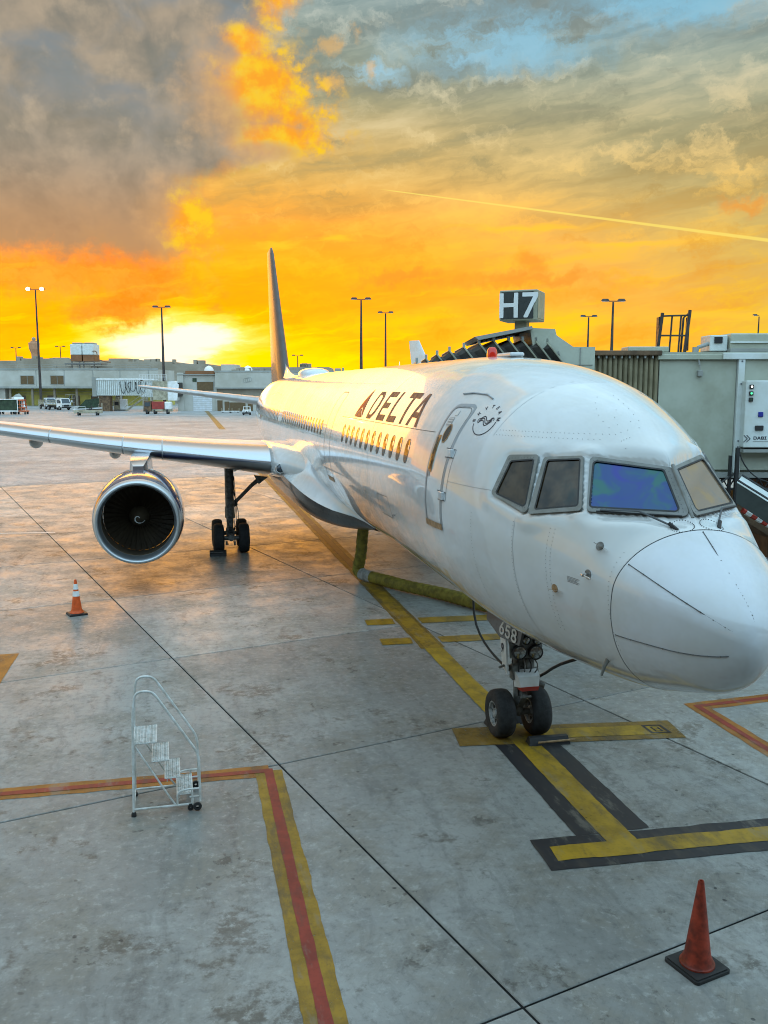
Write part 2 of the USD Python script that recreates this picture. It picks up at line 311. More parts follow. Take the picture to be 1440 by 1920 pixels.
M['rubber'] = paint('tyre_rubber', (.022, .022, .022), .75, dirt=.25, scale=12, bump=.2)
M['hub'] = paint('wheel_hub', (.42, .43, .42), .4, metal=.5, dirt=.3, scale=14)
M['black'] = paint('black_plastic', (.02, .02, .02), .5, dirt=.2)
M['darkgap'] = paint('dark_gap', (.03, .032, .034), .7, dirt=.1)
M['seam'] = paint('panel_seam', (.10, .11, .12), .6, dirt=.1)
M['faint'] = paint('faint_seam', (.40, .42, .43), .5, dirt=.1)
M['greyband'] = paint('door_outline_grey', (.30, .34, .37), .4, dirt=.08)
M['wframe'] = paint('window_frame_grey', (.215, .22, .205), .42, dirt=.12, scale=6)
M['duct'] = paint('engine_dark_duct', (.05, .034, .018), .6, dirt=.15)
M['blade'] = paint('fan_blade_metal', (.045, .031, .017), .55, metal=.1, dirt=.15)
M['red'] = paint('widget_red', (.46, .05, .02), .45, coat=.0, dirt=.04, spec=.3)
M['darkred'] = paint('widget_dark_red', (.16, .025, .03), .45, coat=.0, dirt=.04, spec=.3)
M['text'] = paint('livery_lettering', (.03, .028, .04), .45, coat=.0, dirt=.03, spec=.25)
M['brass'] = paint('handle_bronze', (.38, .24, .12), .4, metal=.3, dirt=.2, scale=14)
M['whiteplain'] = paint('white_paint', (.72, .72, .70), .45, dirt=.10, scale=2)
M['orange'] = paint('cone_orange', (.75, .10, .012), .5, dirt=.12, scale=8)
M['coneshade'] = paint('cone_shaded_orange', (.30, .034, .012), .5, dirt=.3, scale=8)  # orange darkened for the shade on the near cone
M['conewhite'] = paint('cone_reflective_white', (.82, .82, .80), .4, dirt=.08, scale=8)
M['hose'] = paint('hose_olive', (.26, .21, .025), .7, dirt=.22, scale=6, bump=.3)
M['hosegrey'] = paint('hose_grey_band', (.36, .36, .34), .7, dirt=.2, scale=6)
M['ladder'] = paint('ladder_white', (.74, .75, .72), .4, dirt=.14, scale=7)
M['bridge'] = paint('bridge_grey_green', (.42, .44, .355), .5, dirt=.10, scale=.9, var=.05)
M['bridgewhite'] = paint('bridge_light_panel', (.62, .66, .64), .45, dirt=.06, scale=1.4)
M['corr'] = paint('corrugated_cladding', (.25, .215, .13), .5, dirt=.18, scale=1.5, var=.12)
M['bellows'] = paint('bellows_fabric', (.05, .043, .034), .8, dirt=.25, scale=4)
M['signface'] = paint('sign_face', (.025, .03, .028), .35, dirt=.08)
M['signframe'] = paint('sign_frame', (.27, .27, .20), .45, dirt=.1)
M['signtext'] = paint('sign_white', (.66, .68, .68), .4, dirt=.04)
M['blue'] = paint('button_blue', (.02, .03, .25), .4)
M['towerpink'] = paint('tower_pink', (.48, .25, .14), .7, dirt=.1)
M['slidedark'] = paint('slide_dark_grey', (.035, .042, .036), .6, dirt=.2)
M['green'] = paint('tarp_green', (.035, .06, .03), .8, dirt=.25)
M['facade'] = paint('concourse_cladding', (.13, .13, .13), .5, dirt=.1)
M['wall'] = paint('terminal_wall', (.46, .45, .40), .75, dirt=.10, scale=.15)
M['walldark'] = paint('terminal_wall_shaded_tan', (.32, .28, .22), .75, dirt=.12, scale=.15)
M['walllityellow'] = paint('terminal_ground_floor_lit', (.50, .44, .10), .75, dirt=.2, scale=.2)  # yellow light of the lit ground floor put into the wall colour
M['trim'] = paint('terminal_trim', (.30, .31, .29), .6, dirt=.1, scale=.3)
M['roofbrown'] = paint('roof_band_brown', (.24, .10, .035), .6, dirt=.15, scale=.3)
M['winbrown'] = paint('brown_window', (.09, .055, .02), .2, dirt=.1, coat=.6)
M['shutter'] = paint('roller_shutter', (.62, .65, .68), .5, dirt=.05)
M['mast'] = paint('mast_steel', (.06, .05, .045), .5, metal=.3, dirt=.2)
M['concretebase'] = paint('pedestal_concrete', (.38, .36, .30), .8, dirt=.15)
M['tanmetal'] = paint('equipment_tan', (.40, .36, .26), .5, dirt=.2, scale=1.5)
M['vehwhite'] = paint('vehicle_white', (.75, .76, .76), .3, coat=.6, dirt=.06)
M['vehorange'] = paint('vehicle_orange', (.60, .13, .04), .45, dirt=.15)
M['vehred'] = paint('vehicle_red', (.30, .03, .02), .4, coat=.4, dirt=.15)
M['brown'] = paint('rusty_brown', (.17, .10, .05), .7, dirt=.3, scale=2)
M['hazardred'] = paint('hazard_red', (.50, .05, .03), .5, dirt=.15)
M['glassdark'] = paint('vehicle_glass', (.02, .03, .04), .08, coat=1.0, dirt=.02)
def glass_reflecting(name, c1, c2, c3, sc):
    """cockpit glazing with its reflections put into the base colour"""
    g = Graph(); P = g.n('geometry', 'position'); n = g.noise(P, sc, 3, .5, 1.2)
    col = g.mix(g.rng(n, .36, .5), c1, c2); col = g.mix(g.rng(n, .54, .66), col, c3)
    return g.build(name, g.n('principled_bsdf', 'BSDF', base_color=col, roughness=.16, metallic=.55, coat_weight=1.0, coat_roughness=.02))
M['glassbluerefl'] = glass_reflecting('windshield_blue_reflection', (.008, .085, .075), (.006, .036, .14), (.010, .018, .18), 2.6)  # blue reflection of the starboard pane, put into its colour
M['glasstanrefl'] = glass_reflecting('windshield_amber_reflection', (.34, .20, .07), (.27, .18, .11), (.20, .17, .14), 2.2)  # amber reflection of the port pane, put into its colour
M['glassside'] = paint('side_window_glass', (.040, .026, .014), .10, coat=1.0, dirt=.40, spec=.2, scale=3.5, coatr=.02)
M['cabinwin'] = paint('cabin_window', (.028, .03, .028), .12, coat=.12, dirt=.2, spec=.3, scale=6, coatr=.02)
def lamp(name, col, e):
    g = Graph(); return g.build(name, g.n('principled_bsdf', 'BSDF', base_color=col, emission_color=col, emission_strength=e))
M['lamplit'] = lamp('mast_lamp_lit', (1, .86, .55), 9.0)
M['lampgreen'] = lamp('indicator_green', (.1, .9, .35), 1.2)
M['lampwhite'] = lamp('indicator_white', (1, .95, .85), 1.6)
M['beacon'] = paint('beacon_red', (.62, .02, .01), .15, coat=1.0, dirt=.02)
M['lens'] = paint('lamp_lens', (.34, .34, .32), .08, metal=.75, coat=1.0, dirt=.3, scale=30)

def concrete(name, base, tint, wear=1.0, rough=.42, spec=.5):
    g = Graph(); P = g.n('geometry', 'position')
    k = lambda f_: tuple(min(1, x * f_) for x in base)
    big = g.noise(P, .14, 6, .62); mid = g.noise(P, .8, 7, .68); fine = g.noise(P, 8, 6, .72); grit = g.noise(P, 55, 3, .6)
    w = g.v('add', P, g.v('multiply', g.v('subtract', g.noise(P, 1.2, 3, .5, out='color'), (.5, .5, .5)), (.5, .5, 0)))
    brush = g.noise(g.v('multiply', w, (30, 2.2, 1)), 1.0, 4, .6); brush2 = g.noise(g.n('vector_rotate', 'vector', rotate_type='z_axis', vector=w, angle=.5), 2.6, 7, .74); scr = g.noise(g.v('multiply', g.n('vector_rotate', 'vector', rotate_type='z_axis', vector=P, angle=-.9), (1.6, 44, 1)), 1.0, 4, .6); brush3 = g.noise(g.v('multiply', w, (4.2, .5, 1)), 1.0, 6, .68)
    r = g.n('object_info', 'random')
    c = g.mix(g.rng(big, .32, .66), k(.66), k(1.26))
    c = g.mix(g.m('multiply', g.rng(mid, .44, .62), .65), c, tint)
    c = g.mix(g.m('multiply', g.rng(brush3, .50, .68), .55), c, k(.55))
    c = g.mix(g.m('multiply', g.rng(brush2, .52, .68), .52), c, k(.58))
    c = g.mix(g.m('multiply', g.rng(brush2, .46, .30), .45), c, k(1.42))
    c = g.mix(g.m('multiply', g.rng(fine, .52, .68), .55), c, k(.46))
    c = g.mix(g.m('multiply', g.rng(fine, .47, .32), .50), c, k(1.55))
    c = g.mix(g.m('multiply', g.rng(brush, .52, .72), .26), c, k(.62)); c = g.mix(g.m('multiply', g.rng(scr, .54, .74), g.m('multiply', g.rng(mid, .4, .6), .5)), c, k(.55)); c = g.mix(g.m('multiply', g.rng(scr, .44, .28), g.m('multiply', g.rng(big, .4, .6), .35)), c, k(1.35))
    # irregular oil stains and drips, with ragged edges, only in some places
    st1 = g.m('multiply', g.rng(g.noise(P, .55, 8, .74), .555, .625), g.rng(fine, .36, .52))
    c = g.mix(g.m('multiply', st1, .72 * wear), c, (.085, .072, .052))
    st2 = g.m('multiply', g.rng(g.noise(w, 2.1, 7, .7), .59, .64), g.rng(mid, .46, .58))
    c = g.mix(g.m('multiply', st2, .70 * wear), c, (.05, .045, .036))
    sp2 = g.n('voronoi_texture', 'distance', vector=w, scale=1.6, feature='f1', dimensions='2D')
    c = g.mix(g.m('multiply', g.rng(sp2, .050, .028), g.m('multiply', g.rng(mid, .50, .62), .9 * wear)), c, (.025, .025, .024))
    lightsp = g.m('multiply', g.rng(g.noise(w, .6, 8, .76), .54, .70), .45)
    c = g.mix(lightsp, c, k(1.6))
    tyre = g.m('multiply', g.rng(g.noise(g.v('multiply', w, (2.0, .09, 1)), 1.0, 5, .66), .56, .70), g.rng(fine, .3, .6))
    c = g.mix(g.m('multiply', tyre, .45 * wear), c, (.055, .052, .048))
    val = g.rng(r, 0, 1, .78, 1.16, 'linear'); c = g.mix(1.0, c, g.n('combine_color', 'color', color_type='rgb', r=val, g=val, b=val), 'multiply')
    rg = g.m('add', g.rng(mid, .3, .7, rough - .10, rough + .12, 'linear'), g.m('add', g.m('multiply', g.m('subtract', fine, .5), .30), g.m('multiply', g.m('subtract', brush2, .5), .25)))
    nb = g.n('bump', 'normal', height=g.m('add', g.m('multiply', fine, .6), g.m('add', g.m('multiply', grit, .35), g.m('multiply', brush, .25))), strength=.30, distance=.012)
    return g.build(name, g.n('principled_bsdf', 'BSDF', base_color=c, roughness=rg, specular_ior_level=spec, normal=nb))
M['concrete'] = concrete('apron_concrete', (.30, .305, .285), (.235, .215, .17))
M['taxi'] = concrete('taxilane_concrete', (.30, .305, .30), (.27, .26, .235), .35, .5, .4)
M['joint'] = paint('joint_sealant', (.022, .022, .022), .9, spec=.08, dirt=.2, scale=6)
def road_paint(name, col, worn=.5, dark=.45):
    """traffic paint, scuffed, with the concrete showing where it has worn off"""
    g = Graph(); P = g.n('geometry', 'position'); a = g.noise(P, 2.0, 6, .65); b = g.noise(P, 22, 5, .7); e = g.noise(g.v('multiply', P, (2.2, .7, 1)), 1.0, 7, .7)
    c = g.mix(g.rng(a, .36, .64), col, tuple(x * (1 - dark) for x in col)); c = g.mix(g.m('multiply', g.rng(b, .5, .72), .5), c, tuple(x * .45 for x in col))
    c = g.mix(g.m('multiply', g.rng(e, .50, .66), .60), c, (.06, .05, .036)); c = g.mix(g.m('multiply', g.rng(e, .46, .34), .45), c, (.22, .20, .16))
    hole = g.m('multiply', g.rng(g.m('add', g.m('multiply', b, .65), g.m('multiply', a, .35)), .68 - .18 * worn, .76 - .18 * worn), .9)
    s = g.n('principled_bsdf', 'BSDF', base_color=c, roughness=.5, specular_ior_level=.45)
    return g.build(name, g.n('mix_closure', 'closure', fac=hole, closure1=s, closure2=g.n('transparent_bsdf', 'BSDF')))
M['pyellow'] = road_paint('marking_yellow', (.36, .205, .012), .6)
M['pyellow2'] = road_paint('marking_yellow_bright', (.43, .26, .012), .5, .4)
M['pyold'] = road_paint('marking_yellow_old', (.24, .14, .02), .75, .5)
M['pblack'] = road_paint('marking_black', (.014, .014, .016), .35, .2)
M['pred'] = road_paint('marking_red', (.30, .035, .018), .4, .4)
M['porange'] = road_paint('marking_orange', (.38, .14, .015), .6, .4)

# ---------------------------------------------------------------- ground: concrete slabs, taxilane, painted markings
A0 = -0.2675; GA = np.array([math.sin(A0), math.cos(A0)]); GB = np.array([math.cos(A0), -math.sin(A0)])
def ab(a, b): return GA * a + GB * b
def quad_ab(a0, a1, b0, b1, z): return tm(np.array([[*ab(a0, b0), z], [*ab(a0, b1), z], [*ab(a1, b1), z], [*ab(a1, b0), z]]), [[0, 3, 2, 1]])
def up(m):
    if m.face_normals[:, 2].mean() < 0: m.invert()
    return m
obj('ground', up(quad_ab(-600, 2500, -2500, 2500, -.06)), M['taxi'], label='far flat airfield ground', kind='structure')
tag(stage.GetPrimAtPath('/World/ground'), cat='ground')
apron = thing('apron', 'concrete slab apron with painted stand markings', 'apron', kind='structure')
AL = [.74 + 6.096 * k for k in range(-4, 7)] + [44.35]; BL = [-3.9 + 5.95 * k for k in range(-6, 8)]
obj('joint_sealant', up(quad_ab(AL[0], AL[-1], BL[0], BL[-1], -.016)), M['joint'], apron)
for a0, a1 in zip(AL, AL[1:]):
    for b0, b1 in zip(BL, BL[1:]):
        g_, c_ = .015, .008; dz = -RNG.uniform(0, .0022)
        V = []
        for q, z in ((g_, -.06), (g_, -.009), (g_ + c_, 0.0)):
            for (a, b) in ((a0 + q, b0 + q), (a0 + q, b1 - q), (a1 - q, b1 - q), (a1 - q, b0 + q)): V.append([*ab(a, b), z + dz])
        F = [[i * 4 + j, i * 4 + (j + 1) % 4, (i + 1) * 4 + (j + 1) % 4, (i + 1) * 4 + j] for i in range(2) for j in range(4)] + [[8, 9, 10, 11]]
        m = tm(V, F)
        if m.face_normals[-1][2] < 0: m.invert()
        obj('slab', m, M['concrete'], apron)
taxi = obj('taxilane', up(quad_ab(44.75, 420, -420, 420, -.004)), M['taxi'], label='smooth grey taxilane between the stand and the far terminal', kind='structure')
taxi.SetCustomDataByKey('category', 'taxilane')
obj('edge_drain', up(quad_ab(44.38, 44.74, -140, 140, -.008)), M['trim'], apron)
def ribbon(name, pts, w, z, mat, closed=False):
    """a painted band of width w along the polyline, its edges slightly unsteady"""
    L = LineString(pts); p = L.buffer(w / 2, cap_style=2, join_style=2)
    if L.length < 90:
        q = np.array(p.exterior.segmentize(.09).coords)[:-1]; k = np.c_[q, q[:, :1] * 0 + z * 300]
        j = (meshkit.noise(k * 3.1, 5)[:, None] - .5) * .030 + RNG.normal(0, .0030, (len(q), 1)); nq = np.roll(q, -1, 0) - np.roll(q, 1, 0); nq = np.stack([nq[:, 1], -nq[:, 0]], 1); nq /= np.linalg.norm(nq, axis=1)[:, None] + 1e-9
        pj = Polygon(q + nq * j * min(1, w / .2), [h.coords for h in p.interiors]); p = pj if pj.is_valid else p
    return obj(name, flat(p, z), mat, apron)
Z1, Z2, Z3 = .004, .008, .012
ribbon('black_border', [(0, .25), (0, -3.36)], 1.02, Z1, M['pblack'])
ribbon('stop_bar_border', [(-1.14, -3.70), (6.5, -4.06)], .74, Z1 + .0015, M['pblack'])
ribbon('lead_in_line', [(0, 5.05), (0, -3.64)], .40, Z2, M['pyellow2'])
ribbon('stop_bar', [(-.97, -3.71), (6.5, -4.06)], .34, Z2 + .0015, M['pyellow2'])
ribbon('lead_in_line', [(0, 5.06), (0, 14.0)], .54, Z1, M['pyold'])
ribbon('lead_in_line', [(0, 5.06), (0, 14.0)], .36, Z2, M['pyellow'])
ribbon('lead_in_line', [(0, 14.01), (0, 60)], .58, Z1, M['pyold'])
ribbon('black_border', [(0, 14.01), (0, 60)], .26, Z2, M['pblack'])
ribbon('nose_wheel_bar_border', [(-1.04, .10), (2.68, -.37)], .76, Z1 + .003, M['pyold'])
ribbon('nose_wheel_bar', [(.35, -.08), (2.42, -.34)], .40, Z2 + .003, M['pyellow2'])
for y0, wd in ((7.42, .52), (5.70, .48)):
    ribbon('cross_bar', [(-1.02, y0 + .06), (-.32, y0 + .02)], wd, Z1 + .0045, M['pyellow'])
    ribbon('cross_bar', [(.32, y0 - .02), (2.6, y0 - .15)], wd, Z1 + .0045, M['pyellow'])
# small boxed mark at the end of the nose wheel bar
bm = lambda x, y: (2.18 + x - .00 * y, -.30 + y - .125 * x)
ribbon('boxed_mark', [bm(0, -.16), bm(0, .16), bm(.30, .16), bm(.30, -.16), bm(0, -.16), bm(0, .0)], .045, Z3 + .003, M['pblack'])
ribbon('boxed_mark', [bm(.10, -.09), bm(.10, .09), bm(.21, .09), bm(.21, -.09), bm(.10, -.09)], .03, Z3 + .003, M['pblack'])
ribbon('boxed_mark', [bm(.10, 0), bm(.21, 0)], .03, Z3 + .003, M['pblack'])
E1 = [(-13.5, -.10), (-7.9, -.47), (-4.14, -.52), (-4.17, -12.5)]
ribbon('safety_line', E1[:3], .38, Z1 - .001, M['porange']); ribbon('safety_line', E1[2:], .40, Z1, M['pyellow']); ribbon('safety_line_stripe', E1, .13, Z2, M['pred'])
E2 = [(9.5, .95), (3.62, .52), (3.62, -6.5)]
ribbon('safety_line', E2, .36, Z1, M['porange']); ribbon('safety_line_stripe', E2, .12, Z2, M['pred'])
ribbon('safety_line', [(-13.5, 6.5), (-8.98, 6.45), (-9.0, 4.2), (-13.5, 4.3)], .38, Z1, M['porange'])
ribbon('guide_line', [(1.3, 230), (.40, 112)], .9, .003, M['pyold']); ribbon('guide_line', [(-60, 205), (-12, 196), (30, 160)], .35, .003, M['pyold'])
ribbon('guide_line', [(-34, 26.6), (-10.2, 23.6)], .16, Z1, M['conewhite'])

# ---------------------------------------------------------------- airliner: fuselage surface
NOSE = -6.06
_u = np.array([0, .06, .22, .5, .8, 1.05, 1.225, 1.38, 1.64, 1.8, 2.2, 2.7, 3.3, 4.0, 5.0, 6.2, 8.0, 31, 37, 44, 47.2])
_q = np.sqrt(_u)
ZT = PchipInterpolator(_q, [3.2, 3.42, 3.60, 3.815, 4.02, 4.19, 4.29, 4.49, 4.82, 4.935, 5.13, 5.40, 5.63, 5.825, 6.01, 6.125, 6.185, 6.19, 6.12, 5.75, 5.45])
ZB = PchipInterpolator(_q, [3.2, 2.97, 2.77, 2.60, 2.505, 2.43, 2.38, 2.335, 2.285, 2.26, 2.215, 2.175, 2.145, 2.13, 2.135, 2.15, 2.17, 2.18, 2.9, 4.45, 5.1])
HW = PchipInterpolator(_q, [0, .215, .42, .636, .798, .905, .96, 1.005, 1.075, 1.12, 1.25, 1.418, 1.595, 1.745, 1.845, 1.872, 1.88, 1.88, 1.65, .72, .16])
EX = PchipInterpolator(_q[:-1], [2, 2.03, 2.1, 2.15, 2.1, 1.95, 1.88, 1.83, 1.81, 1.81, 1.83, 1.87, 1.95, 2.05, 2.07, 2.03, 2., 2, 2, 2])
def ring(s, ph):
    """section of the fuselage at station s; ph 0 = port, pi/2 = crown, pi = starboard"""
    u = np.clip(np.asarray(s, float) - NOSE, 0, 47.2); k = np.sqrt(u)
    T, B, w, n = ZT(k), ZB(k), HW(k), EX(k)
    zm = np.clip(3.2 + np.clip(u / 6, 0, 1) ** .6, B + .25 * (T - B), T - .25 * (T - B))
    tl = np.clip((u - 31) / 16, 0, 1); zm = zm * (1 - tl) + .5 * (T + B) * tl
    c, t = np.cos(ph), np.sin(ph); e = np.where(t > 0, n, 2.0)
    return w * np.sign(c) * np.abs(c) ** (2 / e), zm + np.where(t > 0, T - zm, zm - B) * np.sign(t) * np.abs(t) ** (2 / e)
def seam(z): return -4.985 - .16 * (z - 4)
# flat cockpit glazing (starboard; mirrored to port): outer frame, glass
PANES = [
    dict(plane=[(-.688, -3.884, 4.823), (-.081, -4.359, 4.754), (-.095, -4.746, 4.34), (-.884, -4.22, 4.348)],
         out=[(-.702, -3.814, 4.871), (-.02, -4.415, 4.812), (-.02, -4.828, 4.293), (-.936, -4.248, 4.311)],
         gl=[(-.688, -3.884, 4.823), (-.085, -4.359, 4.754), (-.095, -4.746, 4.34), (-.884, -4.22, 4.348)], mat='glassbluerefl', pm='glasstanrefl', r=.055),
    dict(plane=[(-1.068, -3.279, 4.857), (-.724, -3.782, 4.873), (-.956, -4.203, 4.312), (-1.324, -3.485, 4.17)],
         out=[(-1.075, -3.30, 4.857), (-.745, -3.77, 4.865), (-.965, -4.17, 4.312), (-1.318, -3.52, 4.18)],
         gl=[(-1.064, -3.375, 4.821), (-.785, -3.76, 4.828), (-.985, -4.095, 4.365), (-1.262, -3.58, 4.252)], mat='glassside', pm='glassside', r=.04),
    dict(plane=[(-1.326, -2.8, 4.81), (-1.079, -3.256, 4.859), (-1.338, -3.452, 4.166), (-1.519, -2.816, 4.344)],
         out=[(-1.315, -2.81, 4.835), (-1.085, -3.25, 4.86), (-1.325, -3.47, 4.175), (-1.515, -2.80, 4.345)],
         gl=[(-1.326, -2.895, 4.765), (-1.137, -3.215, 4.80), (-1.325, -3.405, 4.26), (-1.495, -2.885, 4.37)], mat='glassside', pm='glassside', r=.05)]
for p in PANES:
    P = np.array(p['plane']); o = P.mean(0); ez = np.linalg.svd(P - o)[2][2]
    if ez @ (-.6, -.5, .6) < 0: ez = -ez
    ex = np.cross((0, 0, 1.0), ez); ex /= np.linalg.norm(ex); ey = np.cross(ez, ex)
    p.update(o=o, ex=ex, ey=ey, ez=ez)
    L = lambda Q: [((np.array(q) - o) @ ex, (np.array(q) - o) @ ey) for q in Q]
    rd = lambda g, r: g.buffer(-r, join_style=2).buffer(r, quad_segs=5)
    p['po'] = rd(Polygon(L(p['out'])), p['r']); p['pg'] = rd(Polygon(L(p['gl'])), p['r'] * .7)
def warp(V):
    """presses the skin flat round each cockpit pane"""
    V = np.array(V, float)
    for sgn in (1, -1):
        W = V * [sgn, 1, 1]; D = np.zeros_like(W); S = np.zeros(len(W))
        sel = (W[:, 1] < -2.3) & (W[:, 1] > -5.2) & (W[:, 2] > 3.85) & (W[:, 0] <= 1e-9)
        Q = W[sel]; Dq = np.zeros_like(Q); Sq = np.zeros(len(Q))
        for p in PANES:
            d = (Q - p['o']) @ p['ez']; pts = shapely.points(np.stack([(Q - p['o']) @ p['ex'], (Q - p['o']) @ p['ey']], 1))
            dist = shapely.distance(pts, p['po']); w = np.clip(1 - dist / .24, 0, 1); w = w * w * (3 - 2 * w) * (np.abs(d) < .35)
            ins = (dist < .022) & (np.abs(d) < .35); tgt = np.where(ins, -.020, -.002); w = np.where(ins, 60.0, w)
            Dq += (w * (tgt - d))[:, None] * p['ez']; Sq += w
        Q = Q + Dq / np.maximum(Sq, 1)[:, None]; W[sel] = Q; V = W * [sgn, 1, 1]
    return V
def skin(s, ph, off=0.0, wp=True):
    """points on the skin, lifted by off along its normal"""
    s, ph = np.broadcast_arrays(np.asarray(s, float), np.asarray(ph, float)); h = 1e-3
    f = lambda a, b: np.stack([ring(a, b)[0], a, ring(a, b)[1]], -1)
    P = f(s, ph); n = np.cross(f(s, ph + h) - f(s, ph - h), f(s + h, ph) - f(s - h, ph)); n /= np.linalg.norm(n, axis=-1, keepdims=True) + 1e-15
    c = np.stack([np.zeros_like(s), s, np.full_like(s, 4.0)], -1); n *= np.sign(((P - c) * n).sum(-1, keepdims=True))
    P = warp(P.reshape(-1, 3)).reshape(P.shape) if wp and (np.min(s) < -2.3) else P
    return P + n * (np.asarray(off)[..., None] if np.ndim(off) else off)
_PH = np.linspace(math.pi / 2, math.pi * 1.5, 721)
def phz(s, z):
    """starboard angle at which the section at s has height z"""
    s, z = np.broadcast_arrays(np.asarray(s, float), np.asarray(z, float)); out = np.empty(s.shape)
    for i in np.ndindex(s.shape): Z = ring(s[i], _PH)[1]; out[i] = np.interp(-z[i], -Z, _PH)
    return out
def on_skin(sz, off=0.0):
    sz = np.asarray(sz, float); return skin(sz[:, 0], phz(sz[:, 0], sz[:, 1]), off)
def skin_line(sz, w, off=.003, n=None):
    """a thin band along a (station, height) path on the starboard skin"""
    sz = np.asarray(sz, float); d = np.r_[0, np.cumsum(np.linalg.norm(np.diff(sz, axis=0), axis=1))]; n = n or max(3, int(d[-1] / .06))
    t = np.linspace(0, d[-1], n); q = np.stack([np.interp(t, d, sz[:, k]) for k in (0, 1)], 1)
    P = on_skin(q, off); C = on_skin(q, off + .05) - P; T = np.gradient(P, axis=0); S = np.cross(T, C); S /= np.linalg.norm(S, axis=1)[:, None]
    v = np.vstack([P + S * w / 2, P - S * w / 2]); k = len(P); m = tm(v, [(i, i + 1, k + i + 1, k + i) for i in range(k - 1)])
    if (m.face_normals * np.repeat(C[:-1], 2, 0)[:len(m.faces)]).sum() < 0: m.invert()
    return m
def skin_shape(poly, s0, ph0, off=.004, step=.09, flip=-1):
    """lays a flat drawing (x forward along the fuselage, y up round the section) on the starboard skin"""
    L = []
    for g in getattr(poly, 'geoms', [poly]):
        v, f = trimesh.creation.triangulate_polygon(g.segmentize(step), engine='earcut')
        v3, f = trimesh.remesh.subdivide_to_size(np.c_[v, v[:, 0] * 0], f, step); L.append(tm(v3, f))
    m = cat(L); v = np.asarray(m.vertices); s = s0 - v[:, 0] * -flip * 1.0 if flip == 1 else s0 - v[:, 0]
    R = 1.95; ph = ph0 - v[:, 1] / R
    m = tm(skin(s, ph, off), m.faces)
    c = m.triangles_center; nn = np.stack([c[:, 0], 0 * c[:, 0], c[:, 2] - 4.1], 1)
    if (m.face_normals * nn).sum() < 0: m.invert()
    return m

plane = thing('airliner', 'white twin-engine airliner parked nose-on with windshield coloured for a blue reflection and red widget lettering', 'airliner')
NP = 260; PHI = np.linspace(0, 2 * np.pi, NP, endpoint=False); PHC = PHI[::10]
def zring(sfun, iters=6):
    s = np.full(NP, -5.0)
    for _ in range(iters): s = sfun(ring(s, PHI)[1])
    return s
SEAM = zring(seam)
RG = [np.stack([ring(s_, PHI)[0], s_, ring(s_, PHI)[1]], 1) for s_ in [NOSE + (SEAM - .006 - NOSE) * t ** 2 for t in np.linspace(.012, 1, 26)]]
tip = np.array([[0, NOSE, 3.2]]); rm = loft(RG); n0 = len(rm.vertices)
rm = tm(np.vstack([rm.vertices, tip]), np.vstack([rm.faces, [(n0, (j + 1) % NP, j) for j in range(NP)]]))
obj('radome', rm, M['radome'], plane, True)
FG = []
for t in np.linspace(0, 1, 150) ** 1.05: FG.append((SEAM + .006) * (1 - t) + 2.0 * t)
FG += [np.full(NP, s_) for s_ in np.r_[np.linspace(2.6, 24, 14), np.linspace(25, 41.1, 22)]]
FG = [np.stack([ring(s_, PHI)[0], s_, ring(s_, PHI)[1]], 1) for s_ in FG]
fv = loft(FG); fv.vertices = warp(fv.vertices)
obj('fuselage', fv, M['white'], plane, True)
obj('radome_seam', loft([skin(SEAM + q, PHI, -.004, False) for q in (-.008, .008)]), M['seam'], plane, True)
def tip_strip(ph_t, t0=.28, t1=.985):
    q = []
    for t in np.linspace(t1, t0, 24):
        s_ = NOSE + (np.interp(ph_t, PHI, SEAM) - NOSE) * t ** 2; q.append(skin(s_, ph_t, .004, False))
    q = np.array(q); return q
for a in (math.pi / 2, math.radians(152), math.radians(28), math.radians(205), math.radians(-25)):
    q = tip_strip(a); st = obj('diverter_strip', tube(q, .0045, 6), M['seam'], plane)
    obj('strip_button', cat([trimesh.creation.icosphere(1, .008).apply_translation(p) for p in q[::3]]), M['steel'], st)

# cockpit glazing
for k, p in enumerate(PANES):
    for sgn in (1, -1):
        g3 = lambda m: (lambda q: q if sgn > 0 else mirror(q))(frame_map(m, p['o'], p['ex'], p['ey'], p['ez']))
        fr = extr(p['po'].difference(p['pg'].buffer(.004)), .075); fr.apply_translation((0, 0, -.063))
        f = obj('cockpit_window', g3(fr), M['wframe'], plane, label=None)
        gl = extr(p['pg'].buffer(.001), .012); gl.apply_translation((0, 0, -.014))
        obj('pane', g3(gl), M[p['mat'] if sgn > 0 else p['pm']], f, label='windshield pane with a blue reflection put into its colour' if (k, sgn) == (0, 1) else 'windshield pane with an amber reflection put into its colour' if (k, sgn) == (0, -1) else None)
        gk = flat(p['pg'].buffer(.012).difference(p['pg'].buffer(-.008)), .0135); obj('gasket', g3(gk), M['darkgap'], f)
        mid = p['po'].buffer(-.045).exterior if k != 1 else None
        if mid is not None:
            dots = [flat(Point(mid.interpolate(t)).buffer(.006, quad_segs=2), .0135) for t in np.arange(0, mid.length, .05)]
            obj('screws', g3(cat(dots)), M['seam'], f)
# grey surround between the panes, over the centre post
obj('centre_post', cat(tube([(-.0, -4.40, 4.815), (0, -4.84, 4.285)], .022, 8)), M['wframe'], plane)
# wipers
for sgn in (1, -1):
    a = np.array([(-.47, -4.70, 4.335), (-.30, -4.86, 4.235), (-.16, -4.88, 4.255)]) * [sgn, 1, 1]
    w = obj('wiper', tube([a[1] + (0, -.02, .012), a[1] + (.06 * sgn, -.10, -.055)], .022, 8), M['black'], plane)
    obj('arm', tube([a[1], (-.50 * sgn, -4.60, 4.345), (-.83 * sgn, -4.36, 4.335)], .011, 6), M['seam'], w)
    obj('blade', tube([(-.10 * sgn, -4.80, 4.305), (-.86 * sgn, -4.33, 4.318)], .009, 6), M['black'], w)

